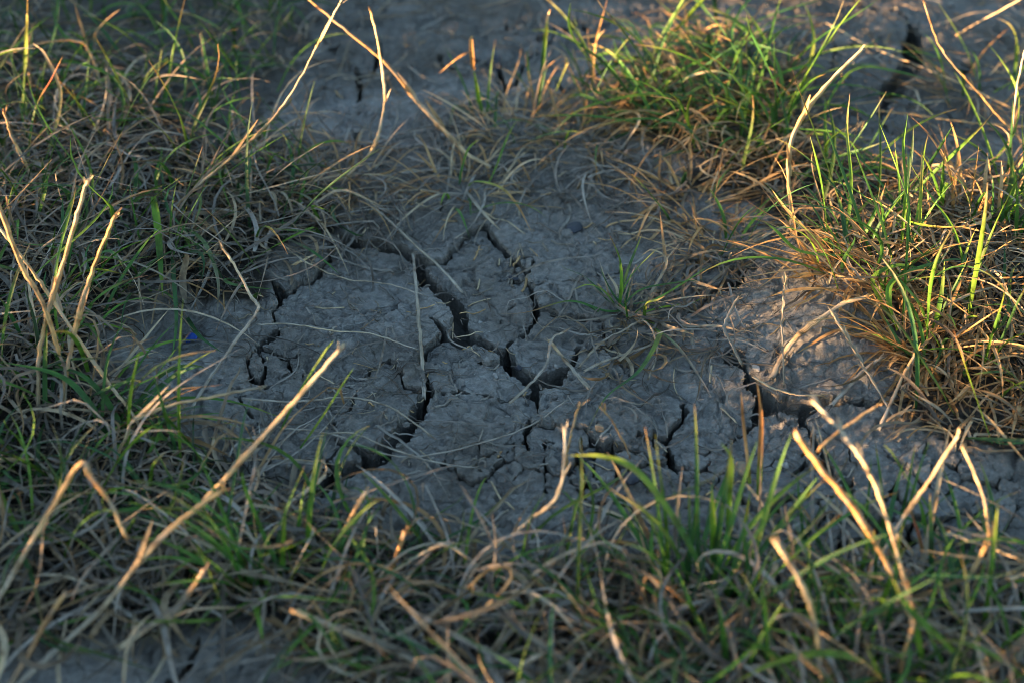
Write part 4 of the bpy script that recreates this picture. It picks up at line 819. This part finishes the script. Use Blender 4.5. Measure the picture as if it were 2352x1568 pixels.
tuft('tall green blades fanning up at the right of the mound', (2060, 600), [
    ([(2050, 600, .2), (2020, 500, 2.6), (1975, 380, 5.2), (1958, 330, 6.2)], 2.8, 'dark green bright'),
    ([(2085, 570, .2), (2085, 470, 2.6), (2060, 390, 4.4), (2020, 285, 6.8)], 2.4, 'green dark bright'),
    ([(2070, 560, .2), (2080, 440, 3.0), (2074, 340, 5.2), (2085, 262, 7)], 2.2, 'bright green'),
    ([(2110, 560, .2), (2115, 440, 3.0), (2118, 330, 5.4)], 2.0, 'green lime straw'),
    ([(2000, 590, .2), (1950, 440, 3.6), (1910, 330, 5.8), (1895, 290, 6.6)], 2.6, 'green dark bright'),
    ([(1940, 560, .2), (1955, 430, 3.0), (1945, 300, 5.6), (1952, 215, 7.4)], 2.0, 'green bright straw'),
    ([(2060, 760, .4), (2040, 690, 2.0), (2060, 640, 2.6), (2170, 600, 2.4), (2240, 600, 2.0)], 3.2, 'bright bright green dark'),
    ([(2055, 745, .2), (2020, 690, 1.4), (2005, 640, 2.4), (2060, 610, 3.0), (2130, 620, 2.8)], 3.0, 'dark bright green'),
    ([(2140, 770, .3), (2160, 690, 2.2), (2170, 600, 4.0)], 2.6, 'bright green lime'),
    ([(2135, 770, .3), (2110, 700, 2.0), (2070, 650, 3.0), (2000, 560, 4.4)], 3.0, 'bright green bright')],
    ngreen=20, ndry=40, length=(.04, .085), spread=.045, lean=(5, 60), curl=(0, 90), width=(1.2, 2.2), pal=SUN_GOLD, droop_az=2.8)
tuft('golden spiky tuft of broken straw on the right slope', (2130, 800), [],
    ngreen=4, ndry=85, length=(.025, .06), spread=.014, drylean=(30, 110), curl=(-10, 40), width=(1.2, 2.4), pal=SUN_GOLD)
tuft('upright dry straw clump near the right edge', (2268, 500), [
    ([(2262, 500, .2), (2262, 420, 2.2), (2270, 350, 4.0)], 2.6, 'straw pale'),
    ([(2290, 510, .2), (2300, 420, 2.4), (2300, 370, 3.6)], 2.4, 'gold pale'),
    ([(2300, 520, .2), (2330, 430, 2.4), (2320, 380, 3.6)], 2.6, 'bright green'),
    ([(2330, 560, .2), (2335, 470, 2.4), (2330, 380, 4.6)], 2.6, 'green bright')], ngreen=22, ndry=40, length=(.03, .07), spread=.03, lean=(3, 35), drylean=(5, 80), width=(1.2, 2.4), pal=SUN_GOLD)
tuft('thin green blades crossing at the top right corner', (2260, 215), [
    ([(2250, 205, .2), (2225, 130, 2.4), (2195, 70, 4.2), (2150, 0, 6.4)], 2.4, 'dark bright lime'),
    ([(2280, 215, .2), (2330, 190, 1.2), (2352, 205, 1.0)], 2.2, 'green lime'),
    ([(2330, 175, .2), (2335, 100, 2.4), (2320, 60, 3.6), (2290, 42, 4.2)], 2.4, 'green lime pale')], ngreen=10, ndry=30, length=(.03, .06), spread=.03, pal=SUN_GOLD)
tuft('golden thatch tuft spilling down at the right edge', (2300, 800), [], ngreen=16, ndry=90, length=(.035, .07), spread=.04, drylean=(40, 95), width=(1.2, 2.3), pal=SUN_GOLD, droop_az=-2.2)
tuft('wide green blades rising from the front grass right of centre', (1625, 1390), [
    ([(1640, 1400, .2), (1600, 1290, 2.4), (1540, 1180, 4.4), (1460, 1080, 6.2), (1385, 1048, 6.6), (1308, 1045, 6.2)], 3.6, 'dark green bright@.5 lime'),
    ([(1600, 1395, .2), (1560, 1280, 2.2), (1500, 1190, 3.8), (1400, 1120, 4.8)], 2.2, 'dark green lime straw'),
    ([(1640, 1330, .2), (1638, 1220, 2.6), (1634, 1110, 5.0)], 3.2, 'green bright lime'),
    ([(1680, 1310, .2), (1672, 1200, 2.6), (1680, 1060, 5.4), (1655, 1015, 6.2)], 2.4, 'dark bright lime'),
    ([(1560, 1350, .2), (1590, 1240, 2.4), (1603, 1090, 5.4)], 2.4, 'dark green'),
    ([(1700, 1310, .2), (1712, 1200, 2.2), (1725, 1120, 3.8)], 1.8, 'dark lime green')],
    ngreen=34, ndry=10, length=(.04, .085), spread=.022, lean=(3, 55), curl=(0, 70), width=(1.8, 3.0))
blade('grass_shoot', [(1722, 1110, .6), (1716, 1050, 2.0), (1706, 960, 4.0), (1702, 900, 5.2)], 2.3, 'lime straw rust gold', label='thin orange tipped leaf standing left of the red one', category='grass blade')
blade('grass_shoot', [(1742, 1150, .4), (1745, 1060, 2.2), (1748, 960, 4.4), (1738, 868, 6.4)], 2.7, 'green lime rust@.4 rust gold', label='rusty red upright leaf standing before the clay mound', category='grass blade')
tuft('green tuft in the lower left front grass', (650, 1340), [
    ([(650, 1340, .2), (650, 1250, 2.2), (655, 1150, 4.6)], 2.4, 'green bright lime'),
    ([(655, 1335, .2), (610, 1240, 2.2), (565, 1130, 4.6), (555, 1080, 5.6)], 2.4, 'dark green bright'),
    ([(640, 1335, .2), (560, 1270, 1.8), (490, 1260, 2.0)], 2.0, 'dark green'),
    ([(690, 1030, .2), (740, 960, 1.8), (790, 880, 3.6), (812, 845, 4.4)], 2.2, 'green lime bright green'),
    ([(640, 1000, .2), (690, 900, 2.4), (745, 810, 4.4), (768, 780, 5.0)], 2.2, 'green bright lime')],
    ngreen=22, ndry=10, length=(.04, .08), spread=.018, lean=(3, 50), width=(1.6, 2.6))
tuft('pair of upright green blades in the upper left', (360, 268), [
    ([(366, 270, .2), (385, 200, 2.0), (402, 100, 4.8), (426, -8, 8)], 3.2, 'dark green bright@.4 green gold'),
    ([(352, 266, .2), (360, 200, 2.0), (372, 112, 4.4)], 2.4, 'dark green lime')], ngreen=6, ndry=8, length=(.03, .06))
tuft('tall straight green blades at the left edge', (55, 300), [
    ([(50, 300, .2), (56, 200, 3.0), (61, 80, 6.4), (64, -15, 9.2)], 2.8, 'green bright lime gold'),
    ([(60, 410, .2), (80, 260, 4.0), (120, 180, 6), (145, 128, 7.2)], 2.2, 'dark green red@.6 gold'),
    ([(100, 390, .2), (140, 230, 3.6), (105, 130, 5.6), (75, 100, 5.8)], 2.0, 'green straw pale'),
    ([(185, 310, .2), (200, 190, 2.8), (208, 100, 5)], 2.0, 'dark green')], ngreen=10, ndry=14, length=(.04, .08))
blade('grass_shoot', [(352, 452, 3.4), (362, 520, 2.6), (368, 600, 1.6), (374, 682, .6)], 4.2, 'bright bright green@.7 lime', label='broad bright green leaf hanging over the left hollow', category='grass blade', twist=.2)
blade('grass_shoot', [(425, 690, .8), (420, 640, 1.6), (428, 590, 2.4), (405, 575, 2.8)], 4.0, 'dull straw', label='folded tan leaf beside the broad green leaf', category='grass blade')
tuft('green blades leaning out of the left mat over the hollow', (330, 620), [
    ([(230, 740, .3), (280, 640, 2.2), (335, 560, 3.4), (372, 520, 4.0)], 2.4, 'dark green bright'),
    ([(420, 520, .8), (470, 560, 1.6), (500, 640, 1.2), (500, 720, .5)], 2.4, 'green dull'),
    ([(395, 560, .6), (400, 650, 1.2), (405, 740, .9), (395, 820, .4)], 2.4, 'dark dark green'),
    ([(430, 730, .4), (455, 770, .9), (510, 810, .4)], 2.6, 'dark'),
    ([(640, 540, .4), (720, 580, .9), (780, 630, .4)], 1.8, 'dull dark green'),
    ([(640, 440, .6), (700, 450, 1.4), (745, 500, 1.0), (740, 590, .4)], 1.6, 'green dull straw')], ngreen=14, ndry=18, length=(.03, .06), spread=.02)
tuft('green blades at the lower left edge of the picture', (150, 1000), [
    ([(250, 1010, .3), (200, 920, 2.2), (130, 860, 3.2), (0, 830, 3.4)], 3.4, 'dark green'),
    ([(290, 1000, .3), (230, 900, 2.0), (160, 850, 2.8), (60, 860, 2.6)], 3.0, 'green dark'),
    ([(105, 960, .3), (104, 840, 2.6), (108, 740, 4.6)], 2.6, 'dark green')], ngreen=20, ndry=16, length=(.04, .08), spread=.04, lean=(20, 75), width=(1.8, 3.0))
tuft('blurred green tuft in the lower right corner', (2230, 1500), [
    ([(2250, 1590, .2), (2180, 1490, 2.4), (2090, 1400, 4.2), (2050, 1330, 5.4)], 3.2, 'green bright green lime'),
    ([(2130, 1590, .2), (2110, 1480, 2.6), (2096, 1400, 4.2)], 3.6, 'bright bright green'),
    ([(2340, 1560, .3), (2310, 1520, 1.6), (2275, 1480, 2.6)], 4.0, 'rust bright gold'),
    ([(2130, 1240, .3), (2110, 1150, 2.2), (2055, 1050, 4.4), (2030, 1020, 5)], 2.4, 'green bright lime')],
    ngreen=44, ndry=30, length=(.04, .08), spread=.05, lean=(5, 60), width=(1.8, 3.0))
tuft('long pale green arch at the bottom edge right of centre', (1850, 1590), [
    ([(2060, 1590, .3), (1980, 1520, 2.4), (1880, 1500, 3.0), (1780, 1520, 2.8), (1680, 1570, 2)], 3.4, 'lime bright lime'),
    ([(1700, 1580, .2), (1740, 1480, 2.4), (1800, 1380, 4.4)], 2.4, 'dark green bright')], ngreen=22, ndry=18, length=(.04, .07), spread=.045, lean=(5, 60), width=(1.8, 2.8))
tuft('short green shoots before the front clay right of centre', (1990, 1330), [
    ([(1850, 1260, .2), (1838, 1180, 1.8), (1830, 1080, 4.0)], 2.0, 'dark green'),
    ([(1975, 1330, .2), (1990, 1250, 1.8), (1972, 1180, 3.2)], 2.2, 'green lime'),
    ([(2130, 1330, .2), (2110, 1230, 2.0), (2080, 1140, 3.6)], 2.0, 'green red@.6 green')], ngreen=18, ndry=14, length=(.03, .06), spread=.04, lean=(3, 40))

# ------------------------------------------------------------------ stones, chips and litter
def stone_mesh(name, size, flatness, seed, sub=2):
    import bmesh
    bm = bmesh.new(); bmesh.ops.create_icosphere(bm, subdivisions=sub, radius=1.0); r = random.Random(seed)
    cuts = [(Vector((r.gauss(0, 1), r.gauss(0, 1), r.gauss(0, 1))).normalized(), r.uniform(.45, .8)) for _ in range(9)]
    for v in bm.verts:
        for n, d in cuts:
            e = v.co.dot(n)-d
            if e > 0: v.co -= n*e*.85
        v.co = Vector((v.co.x*size*r.uniform(.97, 1.03), v.co.y*size*.75, v.co.z*size*flatness))
    me = bpy.data.meshes.new(name); bm.to_mesh(me); bm.free(); return me
def stone(name, label, u, v, size, mat, flatness=.5, cat='stone', sink=.3, sub=2):
    me = stone_mesh(name, size*MM, flatness, len(bpy.data.objects), sub); p = surf(u, v); me.materials.append(mat)
    o = add(name, me, None, loc=(p[0], p[1], p[2]+size*MM*flatness*(1-sink)), label=label, category=cat); o.rotation_euler = (rng.normal(0, .25), rng.normal(0, .25), rng.uniform(0, 6)); return o
stone('stone', 'dark slate stone in the crack at the top middle', 1135, 148, 10, SLATE, .5)
stone('stone', 'dark slate chip on the clay above the centre', 1320, 520, 7, SLATE, .3, sink=.6)
stone('stone', 'dark blurred stone on the front clay', 1445, 1100, 6.5, SLATE, .45)
stone('stone', 'small slate chip beside the branching crack', 1180, 628, 4, SLATE, .25, sink=.8)
stone('stone', 'pale flat flake set in the wedge-shaped clay plate', 1138, 866, 2.8, PALE, .25, sink=.75)
stone('stone', 'smooth bluish pebble lodged at the crack junction', 1190, 848, 2.6, SLATE, .7, sink=0)
stone('stone', 'buff pebble lying in the litter below the small tuft', 1448, 835, 3.0, BUFF, .6)
stone('stone', 'buff stone half buried in the front clay', 1702, 1085, 5.0, BUFF, .5)
stone('stone', 'white stone lying at the front right clay', 1804, 1065, 3.4, PALE, .6)
stone('stone', 'white chip in the front grass right of centre', 1838, 1215, 4.2, PALE, .6)
stone('stone', 'round clay-coloured pebble on the front clay plate', 1374, 1005, 3.2, BUFF, .7)
stone('stone', 'pale chip on the clay bank right of the junction', 1278, 843, 1.8, PALE, .6)
stone('stone', 'red-brown pebble in the upper left straw', 730, 375, 5.0, plain('red_stone', (.16, .09, .07), .85), .6)
stone('stone', 'small white pebble on the middle clay plate', 1102, 725, 2.0, PALE, .6)
stone('stone', 'pale grey pebble at the mound foot', 1735, 850, 3.0, PALE, .5)
# torn scrap of blue plastic: two folded flaps
def flap(pts, z, parent=None, name='flap'):
    n = 6; P0 = np.array([surf(*p)+np.array([0, 0, zz*MM]) for p, zz in zip(pts, z)]); co = []
    for i in range(n):
        for j in range(n):
            a, b = i/(n-1), j/(n-1); p = (P0[0]*(1-a)+P0[1]*a)*(1-b)+(P0[3]*(1-a)+P0[2]*a)*b; p = p+np.array([0, 0, 1])*.0009*math.sin(3*a+2*b*3); co.append(p)
    q = [(i*n+j, (i+1)*n+j, (i+1)*n+j+1, i*n+j+1) for i in range(n-1) for j in range(n-1)]
    co = np.array(co); o = P0[0] if parent is None else np.array(parent.location)
    ob = add(name, mesh_np(name, co-o, q), BLUE, parent, P0[0] if parent is None else None)
    md = ob.modifiers.new('thickness', 'SOLIDIFY'); md.thickness = .0004; return ob
pl = flap([(424, 784), (440, 774), (446, 778), (430, 787)], (1, 3.2, 3.4, 1.2), name='plastic_scrap'); pl['label'] = 'torn scrap of bright blue plastic in the left hollow'; pl['category'] = 'litter'
flap([(438, 776), (454, 777), (452, 790), (432, 788)], (3.2, 2.0, .6, .6), pl)
# straw litter and loose crumbs on the clay: too small to pick apart singly
pts = np.concatenate([scatter(M_CLAY, 230, clump=.6, seed=21), scatter(M_MID, 160, clump=.5, seed=24), scatter(M_FAR, 120, clump=.5, seed=25)]); parts = []; tri_ = []; off = 0
for x, y in pts:
    L = rng.uniform(4, 20)*MM*rng.uniform(.4, 1); a = rng.uniform(0, 6.3); t_ = np.linspace(-.5, .5, 5)*L; bend = rng.normal(0, .05)*L*4*(np.linspace(-.5, .5, 5)**2)
    P = np.stack([x+t_*math.cos(a)-bend*math.sin(a), y+t_*math.sin(a)+bend*math.cos(a), np.zeros(5)], 1); P[:, 2] = gz(P[:, 0], P[:, 1])+.0007+np.abs(t_)*rng.uniform(0, .25)
    co, q, t, c, uv = tube(P, np.full(5, rng.uniform(.22, .7)*MM), np.tile(np.array(C_[random.choice(['grey', 'dull', 'pale', 'straw'])])*rng.uniform(.7, 1.0), (5, 1)), sides=5, squash=.45, torn=.0008)
    parts.append((co, q, c, uv)); tri_.append(t+off); off += len(co)
c_, q_, k_, u_ = join(parts)
add('straw_litter', mesh_np('straw_litter', c_, q_, np.concatenate(tri_), col=k_, uv=u_), STRAW, label='short broken bits of straw strewn over the cracked clay', category='straw litter', kind='stuff')
pts = np.concatenate([scatter(M_CLAY, 1100, clump=.9, scale=.02, seed=22), scatter(M_FAR, 520, clump=.8, seed=23), scatter(M_MID, 120, clump=.8, seed=26)])
for nm, mat, share, lab_ in (('clay_crumbs', CLAY, .86, 'loose grey crumbs of clay lying on the cracked ground'), ('pale_gravel', PALE, .14, 'tiny pale grains of grit lying on the cracked ground')):
    cs, qs = [], []; off = 0; base_ = [stone_mesh('tmp', 1.0, .65, 900+k, 1) for k in range(6)]
    arr = [(np.array([v.co[:] for v in m.vertices]), np.array([p.vertices[:] for p in m.polygons])) for m in base_]
    for m in base_: bpy.data.meshes.remove(m)
    for x, y in pts[rng.uniform(size=len(pts)) < share]:
        v, f = arr[rng.integers(6)]; sc = (.35+2.2*rng.uniform()**5)*MM*(1 if mat is CLAY else .55)*(1.7 if y > .2 else 1); a = rng.uniform(0, 6.3); R = np.array([[math.cos(a), -math.sin(a), 0], [math.sin(a), math.cos(a), 0], [0, 0, 1]])
        cs.append(v@R.T*sc+np.array([x, y, float(gz(x, y))+sc*.3])); qs.append(f+off); off += len(v)
    add(nm, mesh_np(nm, np.concatenate(cs), None, np.concatenate(qs), smooth=False), mat, label=lab_, category='gravel', kind='stuff')
